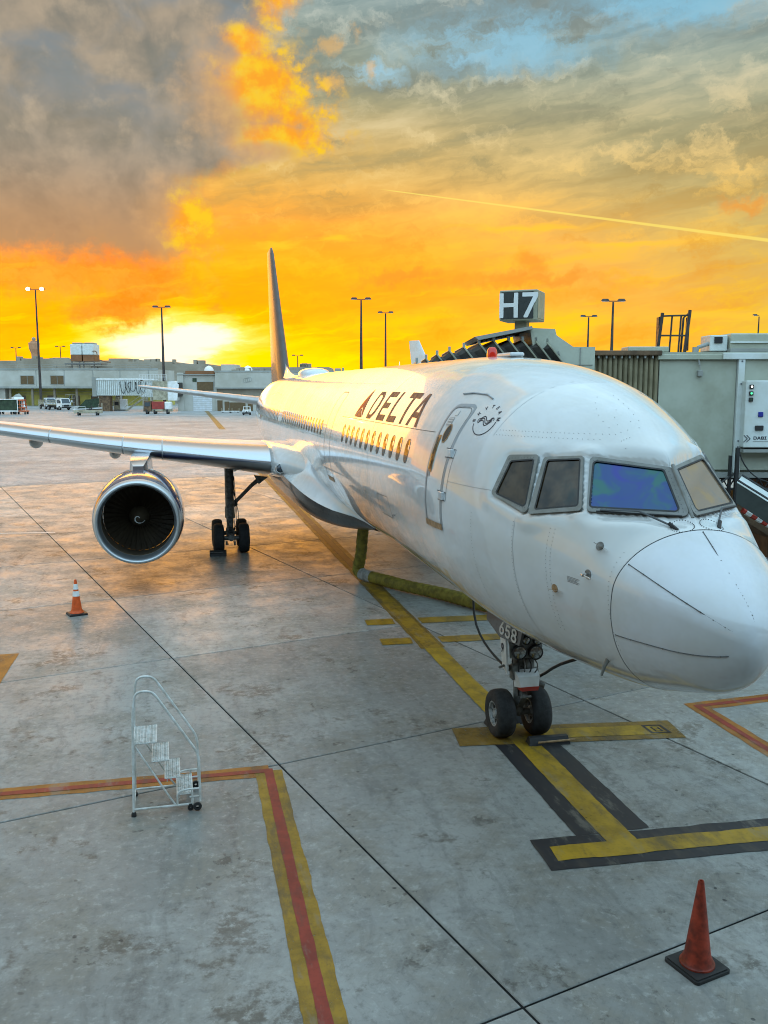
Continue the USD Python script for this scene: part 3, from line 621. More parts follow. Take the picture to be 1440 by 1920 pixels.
# rivet rows and panel lines on the nose
def rivets(pts, r=.0055, off=.002):
    L = []
    for s_, z_ in pts:
        P = on_skin([(s_, z_)], off)[0]; n = on_skin([(s_, z_)], off + .1)[0] - P; n /= np.linalg.norm(n)
        m = trimesh.creation.cylinder(r, .003, sections=6); m.apply_transform(trimesh.geometry.align_vectors((0, 0, 1), n)); m.apply_translation(P); L.append(m)
    return cat(L)
rows = []
for s_ in (-3.95, -3.88, -3.3, -2.45):
    rows += [(s_, z_) for z_ in np.arange(2.9, 4.1, .045)]
for z_ in (5.06, 5.12): rows += [(s_, z_) for s_ in np.arange(-3.7, -2.4, .05)]
for k in range(4): rows += [(-4.0 + .13 * j, 4.98 + .07 * j + .03 * k * j * .4) for j in range(9)]
rows += [(float(SEAM[0]) + .06, z_) for z_ in np.arange(2.9, 4.0, .05)]
obj('rivets', rivets(rows, .0045), M['wframe'], plane, kind='stuff')
for L in ([(-1.72, 4.40), (-2.78, 4.39)], [(-3.32, 4.12), (-3.32, 2.6)], [(-2.35, 6.0), (-2.35, 5.05)], [(-.25, 2.4), (-.25, 3.5)], [(-3.32, 2.62), (-.3, 2.5)]):
    obj('panel_line', skin_line(L, .007, .002), M['faint'], plane)
for s_ in (3.1, 12.0, 17.5, 22.5): obj('panel_line', skin_line([(s_, 3.2), (s_, 6.1)], .012, .002), M['faint'], plane)
obj('panel_line', skin_line([(6.6, 5.02), (-.75, 5.02)], .010, .002), M['seam'], plane)
for sgn in (1, -1):
    cc = [(-.17 * sgn + .13 * math.cos(t), -4.93 + .085 * math.sin(t)) for t in np.linspace(0, 2 * np.pi, 26, endpoint=False)]
    L = []
    for x, s_ in cc:
        u = np.linspace(.2, math.pi / 2, 90); Xr, Zr = ring(s_, u); z = np.interp(-abs(x), -Xr, Zr)
        L.append(trimesh.creation.icosphere(1, .006).apply_translation((x, s_, z)))
    obj('wiper_access_panel', cat(L), M['seam'], plane)

# probes
def probe(s_, z_, r, aim):
    P = on_skin([(s_, z_)], .001)[0]; n = on_skin([(s_, z_)], .1)[0] - P; n /= np.linalg.norm(n)
    d = trimesh.creation.cylinder(r, .008, sections=20); d.apply_transform(trimesh.geometry.align_vectors((0, 0, 1), n)); d.apply_translation(P)
    b = obj('air_probe', d, M['brass'] if aim == 2 else M['steel'], plane)
    f = np.array([0, -1.0, -.08]); f -= n * (f @ n); f /= np.linalg.norm(f)
    if aim == 1: obj('probe_tube', cat(tube([P, P + n * .09, P + n * .11 + f * .05], .016, 8), tube([P + n * .10, P + n * .115 + f * .17], .009, 8)), M['chrome'], b)
    else: obj('vane', hull([P + n * .01, P + n * .07 - f * .03, P + n * .07 - f * .05, P + f * .04 + n * .01, P + n * .075 - f * .03 + (0, 0, .008), P + f * .16 + n * .02]), M['chrome'], b)
probe(-4.60, 3.98, .048, 0); probe(-4.55, 3.67, .050, 1); probe(-4.0, 3.40, .050, 2)
for k in range(5): obj('stencil_text', skin_line([(-4.22, 3.585 - .014 * k), (-4.42 + .02 * (k % 3), 3.575 - .014 * k)], .005, .002), M['seam'], plane)
P = on_skin([(-4.476, 2.668)], -.02)[0]; obj('drain_mast', tube([P + (-.0, 0, .02), P + (-.05, .01, -.08), P + (-.06, .05, -.20)], [.03, .024, .014], 8), M['wframe'], plane)
P = on_skin([(1.32, 3.52)], 0)[0]; obj('static_probe', tube([P, P + (-.05, 0, 0), P + (-.06, -.14, -.01)], .008, 6), M['seam'], plane)

# forward door
DR0, DR1, DZ0, DZ1 = -.90, -1.55, 3.76, 5.41
dz = lambda s_: 0
outline = [(DR0, DZ0 + .02), (DR0, DZ1 - .10), (DR0 - .04, DZ1 - .02), (DR0 - .12, DZ1), (DR1 + .12, DZ1), (DR1 + .03, DZ1 - .03), (DR1, DZ1 - .11), (DR1, DZ0 + .02)]
d = obj('cabin_door', skin_line(outline, .055, .0035), M['greyband'], plane)
obj('door_gap', skin_line([(a - (.032 if a > -1.2 else -.032), b - (0 if b < 5.3 else .032)) for a, b in outline], .010, .005), M['seam'], d)
obj('door_sill', skin_line([(DR0 + .02, DZ0 - .01), (DR1 - .02, DZ0 - .01)], .09, .012), M['brass'], d)
cir = lambda cx, cy, rx, ry: [(cx + rx * math.cos(t), cy + ry * math.sin(t)) for t in np.linspace(0, 2 * np.pi, 28)]
def skin_fan(sz, off):
    c = np.mean(sz[:-1], axis=0); v = on_skin(np.vstack([sz, [c]]), off); n = len(sz)
    m = tm(v, [(i, i + 1, n) for i in range(n - 1)]); 
    if (m.face_normals[:, 0]).sum() > 0: m.invert()
    return m
obj('door_porthole', skin_fan(cir(-1.19, 5.02, .085, .115), .004), M['cabinwin'], d)
obj('porthole_rim', skin_line(cir(-1.19, 5.02, .097, .127), .022, .005), M['brass'], d)
hb = [(-.96, 5.0), (-1.07, 5.0), (-1.10, 4.9), (-1.22, 4.55), (-1.25, 4.48), (-1.15, 4.48), (-1.10, 4.58), (-.97, 4.92), (-.96, 5.0)]
obj('handle_recess', skin_line([(-1.0, 4.99), (-1.02, 4.72), (-1.02, 4.47)], .115, .004), M['brass'], d)
obj('door_handle', tube(on_skin([(-1.0, 4.95), (-1.02, 4.72), (-1.02, 4.51)], .025), .018, 8), M['chrome'], d)
obj('door_placard', skin_line([(-1.0, 5.185), (-1.17, 5.185)], .13, .004), M['greyband'], d)
for k in range(3): obj('placard_line', skin_line([(-1.01, 5.225 - .035 * k), (-1.16, 5.225 - .035 * k)], .012, .0055), M['whiteplain'], d)
obj('door_light', skin_line([(-1.10, 5.30), (-1.19, 5.30)], .085, .006), M['lamplit' if False else 'signtext'], d)
obj('small_placard', skin_line([(-.95, 4.44), (-1.02, 4.44)], .07, .004), M['greyband'], d)
for z_ in (4.77, 4.19):
    P = on_skin([(-1.60, z_)], 0)[0]; h = obj('door_hinge', bx(P[0] - .035, P[1] - .05, P[2] - .055, P[0] + .02, P[1] + .10, P[2] + .055, .008), M['white'], d)
    obj('hinge_slot', skin_line([(-1.40, z_ + .06), (-1.70, z_ + .05)], .012, .006), M['seam'], h); obj('hinge_slot', skin_line([(-1.44, z_ - .06), (-1.70, z_ - .06)], .012, .006), M['seam'], h)
obj('hinge_line', skin_line([(-1.70, 4.82), (-1.70, 4.14)], .008, .004), M['seam'], d)
obj('rain_gutter', tube(on_skin([(-.82, 5.56), (-1.1, 5.575), (-1.5, 5.555), (-1.72, 5.50)], .012), .011, 6), M['greyband'], plane)
# second door, in front of the wing
R0, R1, RZ0, RZ1 = 8.25, 7.45, 3.50, 5.55
d2 = obj('mid_cabin_door', skin_line([(R0, RZ0), (R0, RZ1 - .08), (R0 - .1, RZ1), (R1 + .1, RZ1), (R1, RZ1 - .08), (R1, RZ0)], .022, .004), M['seam'], plane)
obj('door_sill', skin_line([(R0, RZ0), (R1, RZ0)], .11, .008), M['brass'], d2)
obj('cargo_hatch', skin_line([(2.43, 3.77), (1.59, 3.80), (1.55, 3.43), (2.46, 3.42), (2.43, 3.77)], .012, .003), M['seam'], plane)

# cabin windows
wins = [.325 + .508 * k for k in range(12)] + [9.0 + .508 * k for k in range(48) if k not in (18, 19)]
cap = Polygon([(-.115, -.085), (.115, -.085), (.115, .085), (-.115, .085)]).buffer(.0)
cap = Polygon([(.115 * math.copysign(abs(math.cos(t)) ** .75, math.cos(t)), .185 * math.copysign(abs(math.sin(t)) ** .7, math.sin(t))) for t in np.linspace(0, 2 * np.pi, 25)[:-1]])
ph_w = float(phz(np.array(6.0), np.array(4.68)))
for s_ in wins:
    near = s_ < 8
    w = obj('cabin_window', skin_shape(cap.buffer(.011).difference(cap), s_, ph_w, .005, .3), M['seam'], plane)
    obj('pane', skin_shape(cap, s_, ph_w, .0035, .3), M['cabinwin'], w)

# lettering
def letters():
    t = .13; H = .62; W = .62; o = {}
    o['D'] = Polygon([(0, 0), (.36, 0), (.58, .12), (.66, .31), (.58, .50), (.36, H), (0, H)]).difference(Polygon([(t * .85, .09), (.33, .09), (.45, .16), (.51, .31), (.45, .46), (.33, .53), (t * .85, .53)]))
    o['E'] = Polygon([(0, 0), (W, 0), (W, .12), (t, .12), (t, .25), (.52, .25), (.52, .37), (t, .37), (t, .50), (W, .50), (W, H), (0, H)])
    o['L'] = Polygon([(0, 0), (.60, 0), (.60, .12), (t, .12), (t, H), (0, H)])
    o['T'] = Polygon([(.28, 0), (.28 + t, 0), (.28 + t, .50), (.69, .50), (.69, H), (0, H), (0, .50), (.28, .50)])
    o['A'] = Polygon([(0, 0), (t * 1.1, 0), (.20, .15), (.50, .15), (.56, 0), (.70, 0), (.42, H), (.28, H)]).difference(Polygon([(.245, .25), (.455, .25), (.35, .48)]))
    return o
LT = letters(); ph_b = float(phz(np.array(3.0), np.array(5.06)))
for ch, s_ in (('D', 4.12), ('E', 3.22), ('L', 2.36), ('T', 1.66), ('A', .93)):
    obj('letter_' + ch.lower(), skin_shape(LT[ch], s_, ph_b, .004, .1), M['text'], plane)
wl = Polygon([(0, 0), (.40, .70), (.40, .23)]); wr = Polygon([(.40, .70), (.80, 0), (.40, .23)]); wb = Polygon([(.06, -.0), (.40, .19), (.74, 0)])
wg = obj('widget_emblem', skin_shape(wl, 5.32, ph_b, .004, .12), M['red'], plane)
obj('emblem_facet', skin_shape(wr, 5.32, ph_b, .0045, .12), M['darkred'], wg); obj('emblem_facet', skin_shape(wb.difference(wl.union(wr).buffer(.015)), 5.32, ph_b, .005, .12), M['darkred'], wg)
# alliance roundel
ph_s = float(phz(np.array(-1.94), np.array(5.23))); s_c = -1.98
arc = LineString([(.24 * math.cos(t), .24 * math.sin(t)) for t in np.linspace(math.radians(-150), math.radians(12), 30)]).buffer(.007)
al = obj('alliance_roundel', skin_shape(arc, s_c, ph_s, .004, .12), M['text'], plane)
for i, ch in enumerate('SKYTEAM'):
    t_ = meshkit.text_mesh(ch, .058, .002, bold=True); v = np.asarray(t_.vertices)[:, :2]; v = v - [v[:, 0].mean(), 0]
    a = math.radians(196 - 28.5 * i); R_ = .235; ca, sa = math.cos(a - math.pi / 2), math.sin(a - math.pi / 2)
    xy = v @ np.array([[ca, sa], [-sa, ca]]) + [R_ * math.cos(a), R_ * math.sin(a)]
    m = tm(skin(s_c - xy[:, 0], ph_s - xy[:, 1] / 1.95, .004 + np.asarray(t_.vertices)[:, 2] * .5), t_.faces); obj('letter_' + ch.lower(), m, M['text'], al)
def swirl(k):
    t = np.linspace(0, 1, 40); x = -.13 + .26 * t; y = .055 * np.sin(2 * np.pi * t * .95 + .3) * (1 if k < 2 else .9) + .11 * (t - .5) + (k - 1) * .038
    return LineString(np.stack([x, y], 1)).buffer(.007)
for k in range(3): obj('ribbon_curve', skin_shape(swirl(k), s_c, ph_s, .004, .12), M['text'], al)
for a, b in (((-.13, -.035), 50), ((.13, .06), 50)): obj('ribbon_curve', skin_shape(LineString([(a[0] + .035 * math.cos(t), a[1] + .035 * math.sin(t)) for t in np.linspace(0, 5.2, 24)]).buffer(.006), s_c, ph_s, .004, .12), M['text'], al)

# crown: beacon, blade aerial, satellite antenna housing
obj('beacon', lathe([(.0, .17), (.05, .16), (.08, .12), (.09, .05), (.09, 0)], 'z', 20, (0, 1.55, 6.18)), M['beacon'], plane, 40)
obj('blade_aerial', bx(-.12, .35, 6.15, .12, 1.0, 6.215, .02), M['white'], plane)
obj('antenna_housing', loft([np.stack([.62 * math.sqrt(max(0, 1 - t * t)) ** .7 * np.cos(PHC), np.full(26, 22.6 + 1.15 * t), 6.10 + .34 * max(0, 1 - t * t) ** .35 * np.sign(np.sin(PHC)) * np.abs(np.sin(PHC)) ** .6], 1) for t in np.linspace(-1, 1, 15)]), M['white'], plane, True)
# fin, stabilisers
def foil(n=26, t=.12):
    x = (1 - np.cos(np.linspace(0, np.pi, n))) / 2; y = 5 * t * (.2969 * np.sqrt(x) - .126 * x - .3516 * x ** 2 + .2843 * x ** 3 - .1036 * x ** 4)
    return np.vstack([np.stack([x, y], 1)[::-1], np.stack([x, -y], 1)[1:-1]])
def foil_loft(st, vertical=False, camber=0.0):
    """stations (span coordinate, leading edge station, height, chord, thickness ratio)"""
    R = []
    for b, le, z, c, t in st:
        f = foil(t=t); cy = camber * 4 * f[:, 0] * (1 - f[:, 0])
        R.append(np.stack([f[:, 1] * c, le + f[:, 0] * c, np.full(len(f), b)], 1) if vertical else np.stack([np.full(len(f), b), le + f[:, 0] * c, z + (f[:, 1] + cy) * c], 1))
    m = loft(R, True, True); m.fix_normals(); return m
fin = obj('fin', foil_loft([(5.5, 31.3, 0, 8.2, .085), (6.6, 32.2, 0, 7.4, .09), (9.8, 34.95, 0, 5.3, .085), (13.0, 37.7, 0, 3.2, .08), (13.38, 38.25, 0, 2.75, .05), (13.45, 38.7, 0, 2.3, .01)], True), M['finpaint'], plane, 35)
fin.SetCustomDataByKey('label', 'dark tail fin seen nearly edge-on')
obj('dorsal_fillet', loft([np.stack([np.array([-.02 - .16 * t, 0, .02 + .16 * t]), np.full(3, 27.5 + 5.2 * t), [6.15 - .02 * t, 6.2 + .75 * t ** 2.2, 6.15 - .02 * t]], 1) for t in np.linspace(0, 1, 10)], False), M['white'], plane, 50)
for sgn in (1, -1):
    st = foil_loft([(-.3, 35.2, 4.85, 5.2, .10), (-4.0, 38.1, 5.32, 3.6, .09), (-7.35, 40.75, 5.72, 2.05, .085), (-7.6, 41.15, 5.75, 1.7, .03)])
    obj('stabiliser', st if sgn > 0 else mirror(st), M['wing'], plane, 35)

# wings
WL = [(-1.2, 13.15, 3.32, 9.0, .135), (-2.3, 13.77, 3.37, 8.2, .13), (-4.4, 14.82, 3.55, 6.7, .125), (-6.48, 15.86, 3.74, 5.8, .12), (-8.2, 16.75, 3.92, 4.95, .115), (-11.0, 18.2, 4.26, 4.1, .11), (-15.0, 20.3, 4.72, 2.95, .105), (-18.6, 22.2, 5.15, 1.85, .10), (-19.0, 22.6, 5.2, 1.3, .05)]
wi = np.array(WL); wint = lambda x: [float(np.interp(-x, -wi[:, 0], wi[:, k])) for k in range(5)]
def slat(x0, x1, frac, off, n=7):
    R = []
    for x in np.linspace(x0, x1, n):
        b, le, z, c, t = wint(x); f = foil(60, t); top = f[:60][::-1]; bot = np.vstack([f[:60][-1:], f[60:]])
        a = np.vstack([top[top[:, 0] < frac * 1.3][::-1], bot[1:][bot[1:, 0] < frac]])
        nrm = np.gradient(a, axis=0); nrm = np.stack([nrm[:, 1], -nrm[:, 0]], 1); nrm /= np.linalg.norm(nrm, axis=1)[:, None] + 1e-9
        if (nrm @ [1, 0]).sum() > 0 and (nrm[len(nrm) // 2] @ [1, 0]) > 0: nrm = -nrm
        k = len(a) // 2
        q = a * c + nrm * off; R.append((b, le, z, q))
    k = min(len(r[3]) for r in R)
    R = [np.stack([np.full(k, b), le + np.asarray(q)[np.linspace(0, len(q) - 1, k).astype(int), 0], z + np.asarray(q)[np.linspace(0, len(q) - 1, k).astype(int), 1]], 1) for b, le, z, q in R]
    m = loft(R, False); return m
for sgn in (1, -1):
    S = (lambda m: m) if sgn > 0 else mirror
    w = obj('wing', S(foil_loft(WL)), M['wing'], plane, 35)
    for x0, x1 in ((-2.62, -5.82), (-5.86, -7.05), (-7.09, -9.4), (-9.44, -12.6), (-12.64, -15.6), (-15.64, -18.5)):
        m = slat(x0, x1, .13, .012); obj('slat', S(m), M['alu'], w, 60)
    for x in (-3.4, -7.6, -10.4, -13.6):
        b, le, z, c, t = wint(x); L = c * .55; y0 = le + c * .55
        cn = loft([np.stack([x + .20 * math.sin(math.pi * q) ** .6 * np.cos(PHC), np.full(26, y0 + L * q), z - .05 * c - .20 - .10 * q + .26 * math.sin(math.pi * q) ** .6 * np.sin(PHC)], 1) for q in np.linspace(.02, .98, 12)], True, True)
        obj('flap_fairing', S(cn), M['wing'], w, 50)
    # white leading-edge glove at the root, with the landing light
    obj('root_glove', S(foil_loft([(-1.55, 10.9, 3.34, 11.6, .080), (-1.95, 11.9, 3.35, 10.4, .098), (-2.2, 12.75, 3.37, 9.3, .113), (-2.42, 13.4, 3.385, 8.6, .122), (-2.60, 13.87, 3.40, 8.05, .130)])), M['white'], w, 40)
    ln = lathe([(0, -.05), (.06, -.045), (.115, -.02), (.13, .05)], 'y', 20, (0, 0, 0)); pl = (-2.40, 13.36, 3.27); rl_ = .5
    li = obj('landing_light', S(move(ln, pl, rz=-rl_)), M['glassdark'], w, True); obj('light_rim', S(move(lathe([(.13, -.015), (.15, -.03), (.165, .06)], 'y', 20), pl, rz=-rl_)), M['chrome'], li, True)
# belly fairing
FAIR = [(7.7, 2.30, .75, 2.28, 2.16), (8.2, 2.56, 1.06, 2.46, 2.13), (9.0, 2.95, 1.62, 2.60, 2.03), (10.0, 3.32, 1.98, 2.76, 1.94), (11.0, 3.62, 2.17, 2.90, 1.89), (12.5, 3.86, 2.28, 3.02, 1.86), (14.0, 4.0, 2.32, 3.06, 1.85), (17.0, 4.05, 2.32, 3.06, 1.85), (20.0, 4.0, 2.25, 3.05, 1.88), (22.5, 3.5, 1.85, 2.85, 2.0), (24.5, 2.9, 1.3, 2.6, 2.12), (25.6, 2.5, .9, 2.4, 2.2)]
fa = np.array(FAIR); FS = np.linspace(7.7, 25.6, 60); fi = PchipInterpolator(fa[:, 0], fa[:, 1:])
def hwz(s_, z_): return float(-ring(s_, phz(np.array(float(s_)), np.array(float(z_))))[0])
for sgn in (1, -1):
    up_, dn_ = [], []
    for s_ in FS:
        zt_, w_, ze_, zb_ = fi(s_); xf = hwz(s_, zt_) - .015; t_ = np.linspace(0, 1, 14)[:, None]
        c0, c1, c2 = np.array([-xf, zt_]), np.array([-xf - .02, ze_ + .30 * (zt_ - ze_)]), np.array([-w_, ze_])
        q = (1 - t_) ** 2 * c0 + 2 * t_ * (1 - t_) * c1 + t_ ** 2 * c2; up_.append(np.stack([q[:, 0], np.full(14, s_), q[:, 1]], 1))
        a = np.linspace(0, math.pi / 2, 18); dn_.append(np.stack([-w_ * np.cos(a) ** .62, np.full(18, s_), ze_ - .004 - (ze_ - zb_) * np.sin(a) ** .8], 1))
    m1, m2 = loft(up_, False), loft(dn_, False)
    if m1.face_normals[:, 0].sum() > 0: m1.invert()
    if m2.face_normals[:, 2].sum() > 0: m2.invert()
    obj('wing_root_fairing', m1 if sgn > 0 else mirror(m1), M['white'], plane, True); obj('belly_fairing', m2 if sgn > 0 else mirror(m2), M['belly'], plane, True)

# engines
def engine(sgn):
    S = (lambda m: m) if sgn > 0 else mirror; cx, cz = -6.48, 2.03
    at = lambda prof, n=56: S(lathe(prof, 'y', n, (cx, 0, cz)))
    e = obj('engine', at([(1.165, 11.86), (1.205, 12.0), (1.245, 12.35), (1.272, 12.9), (1.28, 13.4), (1.26, 14.2), (1.20, 15.2), (1.10, 16.3), (1.05, 16.9)]), M['navy'], plane, True)
    obj('inlet_lip', at([(.985, 12.10), (.975, 11.95), (.985, 11.80), (1.015, 11.66), (1.055, 11.585), (1.095, 11.57), (1.13, 11.62), (1.155, 11.74), (1.169, 11.87)]), M['lip'], e, True)
    obj('inlet_duct', at([(.985, 12.09), (.995, 12.5), (1.01, 13.05)]), M['duct'], e, True)
    obj('lip_joint', at([(.989, 12.08), (.982, 12.095), (.99, 12.11)]), M['brass'], e)
    obj('fan_backing', at([(1.01, 13.25), (.0, 13.25)]), M['duct'], e)
    for k in range(36):
        a = 2 * np.pi * k / 36; R = []
        for r, tw, c in ((.28, .5, .20), (.6, .85, .24), (.99, 1.12, .27)):
            d = np.array([math.cos(a), 0, math.sin(a)]); tv = np.array([-math.sin(a), 0, math.cos(a)]); ch = math.cos(tw) * np.array([0, 1.0, 0]) + math.sin(tw) * tv
            p = d * r + (0, 13.0, 0); th = np.cross(ch, d) * .006
            R.append(np.array([p - ch * c / 2, p + th, p + ch * c / 2, p - th]))
        obj('fan_blade', S(move(loft(R), (cx, 0, cz))), M['blade'], e)
    sp = obj('spinner', at([(.0, 12.42), (.06, 12.46), (.14, 12.58), (.23, 12.78), (.30, 13.0)], 28), M['duct'], e, True)
    q = []
    for t in np.linspace(0, 1, 30):
        a = .6 + 5.2 * t; r = .025 + .16 * t ** 1.1; y = np.interp(r, [0, .06, .14, .23, .3], [12.42, 12.46, 12.58, 12.78, 13.0]) - .012
        q.append((cx + r * math.cos(a) * (1 if sgn > 0 else -1), y, cz + r * math.sin(a)))
    obj('spiral_mark', S(tube(q, np.r_[np.linspace(.008, .017, 20), np.linspace(.017, .005, 10)], 6)), M['signtext'], sp)
    obj('core_nozzle', at([(.75, 16.4), (.62, 17.4), (.5, 17.9), (.0, 18.4)]), M['steel'], e, True)
    obj('pylon', S(loft([np.array([(cx - w_, s_, zb), (cx - w_ * .9, s_, zt), (cx + w_ * .9, s_, zt), (cx + w_, s_, zb)]) for s_, w_, zb, zt in ((13.35, .16, 3.22, 3.42), (13.7, .26, 3.2, 3.56), (14.6, .29, 3.1, 3.60), (15.8, .30, 3.0, 3.62), (18, .27, 2.9, 3.55), (20.5, .12, 3.0, 3.5))], True, True)), M['alu'], e, 40)
engine(1); engine(-1)

# landing gear
def wheel(parent, c, R, w, name='wheel'):
    t = obj(name, lathe([(R * .52, -w * .42), (R * .70, -w * .5), (R * .88, -w * .47), (R * .965, -w * .36), (R, -w * .18), (R, w * .18), (R * .965, w * .36), (R * .88, w * .47), (R * .70, w * .5), (R * .52, w * .42)], 'x', 40, c), M['rubber'], parent, True)
    for sg in (-1, 1): obj('rim', lathe([(R * .54, sg * w * .42), (R * .47, sg * w * .40), (R * .44, sg * w * .26), (R * .2, sg * w * .24), (R * .18, sg * w * .36), (0, sg * w * .37)], 'x', 28, c), M['hub'], t, 30)
    gr = [lathe([(R + .001, k * w - .004), (R - .006, k * w), (R + .001, k * w + .004)], 'x', 40, c) for k in (-.12, 0, .12)]
    obj('tread_groove', cat(gr), M['black'], t)
    for k in range(8):
        a = k * math.pi / 4; obj('hub_hole', move(lathe([(0, -.012), (.03, -.012), (.03, .012), (0, .012)], 'x', 10), (c[0] - w * .255, c[1] + R * .32 * math.cos(a), c[2] + R * .32 * math.sin(a))), M['black'], t)
    return t
def main_gear(sgn):
    x = -3.66 * sgn; g = obj('main_gear', cat(lathe([(.155, 2.9), (.15, 1.55), (.17, 1.5), (.17, 1.15), (.12, 1.1), (.11, .62)], 'z', 22, (x, 18.29, 0)), bx(x - .12, 18.1, .95, x + .12, 18.45, 1.2, .03)), M['steel'], plane, 40)
    obj('truck_beam', cat(tube([(x, 17.6, .52), (x, 18.98, .52)], .11, 12), tube([(x - .36, 17.72, .51), (x + .36, 17.72, .51)], .075, 10), tube([(x - .36, 18.86, .51), (x + .36, 18.86, .51)], .075, 10), bx(x - .14, 18.1, .42, x + .14, 18.5, .78, .03)), M['steel'], g, 40)
    obj('brake_rod', cat(tube([(x - .12, 17.7, .3), (x - .12, 18.3, .28)], .03, 8), tube([(x + .12, 17.7, .3), (x + .12, 18.3, .28)], .03, 8), bx(x - .2, 17.55, .3, x - .14, 17.62, .42), bx(x + .08, 17.55, .28, x + .14, 17.62, .4)), M['steel'], g)
    sx = sgn
    obj('side_brace', cat(tube([(x + .10 * sx, 18.35, 1.60), (x + .30 * sx, 18.32, 1.78), (x + .80 * sx, 18.3, 2.28), (x + 1.10 * sx, 18.29, 2.52)], [.08, .065, .07, .09], 10), hull([(x + .05 * sx, 18.2, 1.45), (x + .05 * sx, 18.4, 1.45), (x + .05 * sx, 18.2, 1.75), (x + .28 * sx, 18.3, 1.66), (x + .28 * sx, 18.3, 1.58), (x + .05 * sx, 18.4, 1.75)]), hull([(x + .86 * sx, 18.2, 2.62), (x + 1.35 * sx, 18.2, 2.55), (x + 1.02 * sx, 18.2, 2.3), (x + .86 * sx, 18.4, 2.62), (x + 1.35 * sx, 18.4, 2.55), (x + 1.02 * sx, 18.4, 2.3)])), M['steel'], g, 40)
    obj('torque_link', cat(hull([(x - .06, 18.0, 1.15), (x + .06, 18.0, 1.15), (x - .05, 17.8, .88), (x + .05, 17.8, .88), (x - .06, 18.0, 1.05), (x + .06, 18.0, 1.05)]), hull([(x - .05, 17.8, .9), (x + .05, 17.8, .9), (x - .06, 18.05, .62), (x + .06, 18.05, .62), (x, 18.1, .7)])), M['steel'], g)
    for k in range(3): obj('hydraulic_line', tube(smoothpath([(x + .16 * sx, 18.15 + .04 * k, 2.6), (x + .19 * sx, 18.12, 1.8), (x + (.17 + .06 * k) * sx, 18.1, 1.25), (x + .12 * sx, 18.05 - .1 * k, .75)], 14), .012, 5), M['black'], g)
    obj('gear_door', move(bx(-.035, 17.3, 1.55, .035, 19.1, 2.85, .02), (x - .42 * sx, 0, 0)), M['white'], g) if False else None
    for dx in (-.43, .43):
        for dy in (17.72, 18.86): wheel(g, (x + dx, dy, .508), .508, .37)
main_gear(1); main_gear(-1)
ng = obj('nose_gear', cat(lathe([(.10, 2.35), (.10, 1.75), (.115, 1.7), (.115, 1.0), (.085, .95), (.075, .50), (.09, .46), (.09, .34)], 'z', 20, (0, .02, 0)), tube([(-.26, 0, .39), (.26, 0, .39)], .055, 10)), M['geargrey'], plane, 40)
for sx in (-1, 1): wheel(ng, (.305 * sx, 0, .394), .394, .315)
obj('drag_brace', cat(tube([(0, .1, 1.25), (0, 1.2, 2.2)], .06, 10), tube([(-.1, .05, 1.7), (-.16, .9, 2.2)], .03, 8), tube([(.1, .05, 1.7), (.16, .9, 2.2)], .03, 8)), M['geargrey'], ng)
obj('torque_link', cat(hull([(-.06, -.1, 1.0), (.06, -.1, 1.0), (-.04, -.30, .74), (.04, -.30, .74), (0, -.1, .9)]), hull([(-.04, -.30, .76), (.04, -.30, .76), (-.06, -.08, .5), (.06, -.08, .5), (0, -.06, .6)]), tube([(-.09, -.31, .75), (.09, -.31, .75)], .022, 8)), M['geargrey'], ng)
lb = obj('light_bracket', hull([(-.30, -.30, 1.82), (.27, -.30, 1.80), (-.28, -.30, 1.40), (.26, -.30, 1.38), (-.26, -.17, 1.80), (.24, -.17, 1.80), (-.2, -.15, 1.42), (.2, -.15, 1.42)]), M['steel'], ng)
for (x_, z_, r_) in ((-.225, 1.715, .062), (-.03, 1.695, .062), (.165, 1.675, .062), (-.13, 1.50, .105), (.14, 1.485, .105)):
    l = obj('taxi_light', lathe([(r_ * 1.12, -.27), (r_ * 1.15, -.365), (r_ * 1.0, -.375)], 'y', 22, (x_, 0, z_)), M['black'], ng, 30)
    obj('lens', lathe([(r_, -.362), (r_ * .8, -.372), (r_ * .4, -.382), (0, -.386)], 'y', 22, (x_, 0, z_)), M['lens'], l, True)
obj('side_plate', hull([(-.34, -.25, 1.72), (-.31, -.25, 1.72), (-.34, .0, 1.72), (-.31, .0, 1.72), (-.30, -.25, 1.12), (-.27, -.25, 1.12), (-.31, -.05, 1.2), (-.28, -.05, 1.2)]), M['whiteplain'], ng)
t9 = meshkit.text_mesh('9', .14, .003, bold=True); obj('fleet_digit', frame_map(t9, np.array([-.343, -.05, 1.46]), np.array([0, -1.0, 0]), np.array([.03, 0, 1.0]), np.array([-1.0, 0, 0])), M['text'], ng)
sb = obj('steering_housing', hull([(-.14, -.34, 1.09), (.22, -.34, 1.09), (-.16, -.16, 1.16), (.24, -.16, 1.16), (-.10, -.36, .92), (.20, -.36, .92), (-.14, -.16, .88), (.22, -.16, .88)]), M['whiteplain'], ng)
obj('red_band', hull([(-.105, -.372, .93), (.205, -.372, .93), (-.085, -.36, .86), (.19, -.36, .86), (-.10, -.18, .90), (.20, -.18, .90), (-.085, -.18, .84), (.19, -.18, .84)]), M['hazardred'], sb)
obj('steering_cylinder', cat(tube([(-.26, -.08, 1.18), (.28, -.08, 1.10)], .055, 10), tube([(.24, -.22, .93), (.34, -.26, .90)], .05, 10), tube([(-.26, -.1, 1.24), (-.42, -.22, 1.24)], .02, 6), bx(-.2, -.2, 1.0, -.06, -.08, 1.25, .02), bx(.05, -.18, 1.16, .2, -.06, 1.34, .02)), M['geargrey'], ng)
for k in range(5):
    x_ = -.15 + .07 * k; obj('hydraulic_line', tube(smoothpath([(x_, -.12, 1.38), (x_ * 1.4 + .02, -.20 - .02 * k, 1.2), (x_ * .8, -.16, .98), (x_ * .5, -.12, .7)], 12), .012, 5), M['black'] if k % 2 else M['steel'], ng)
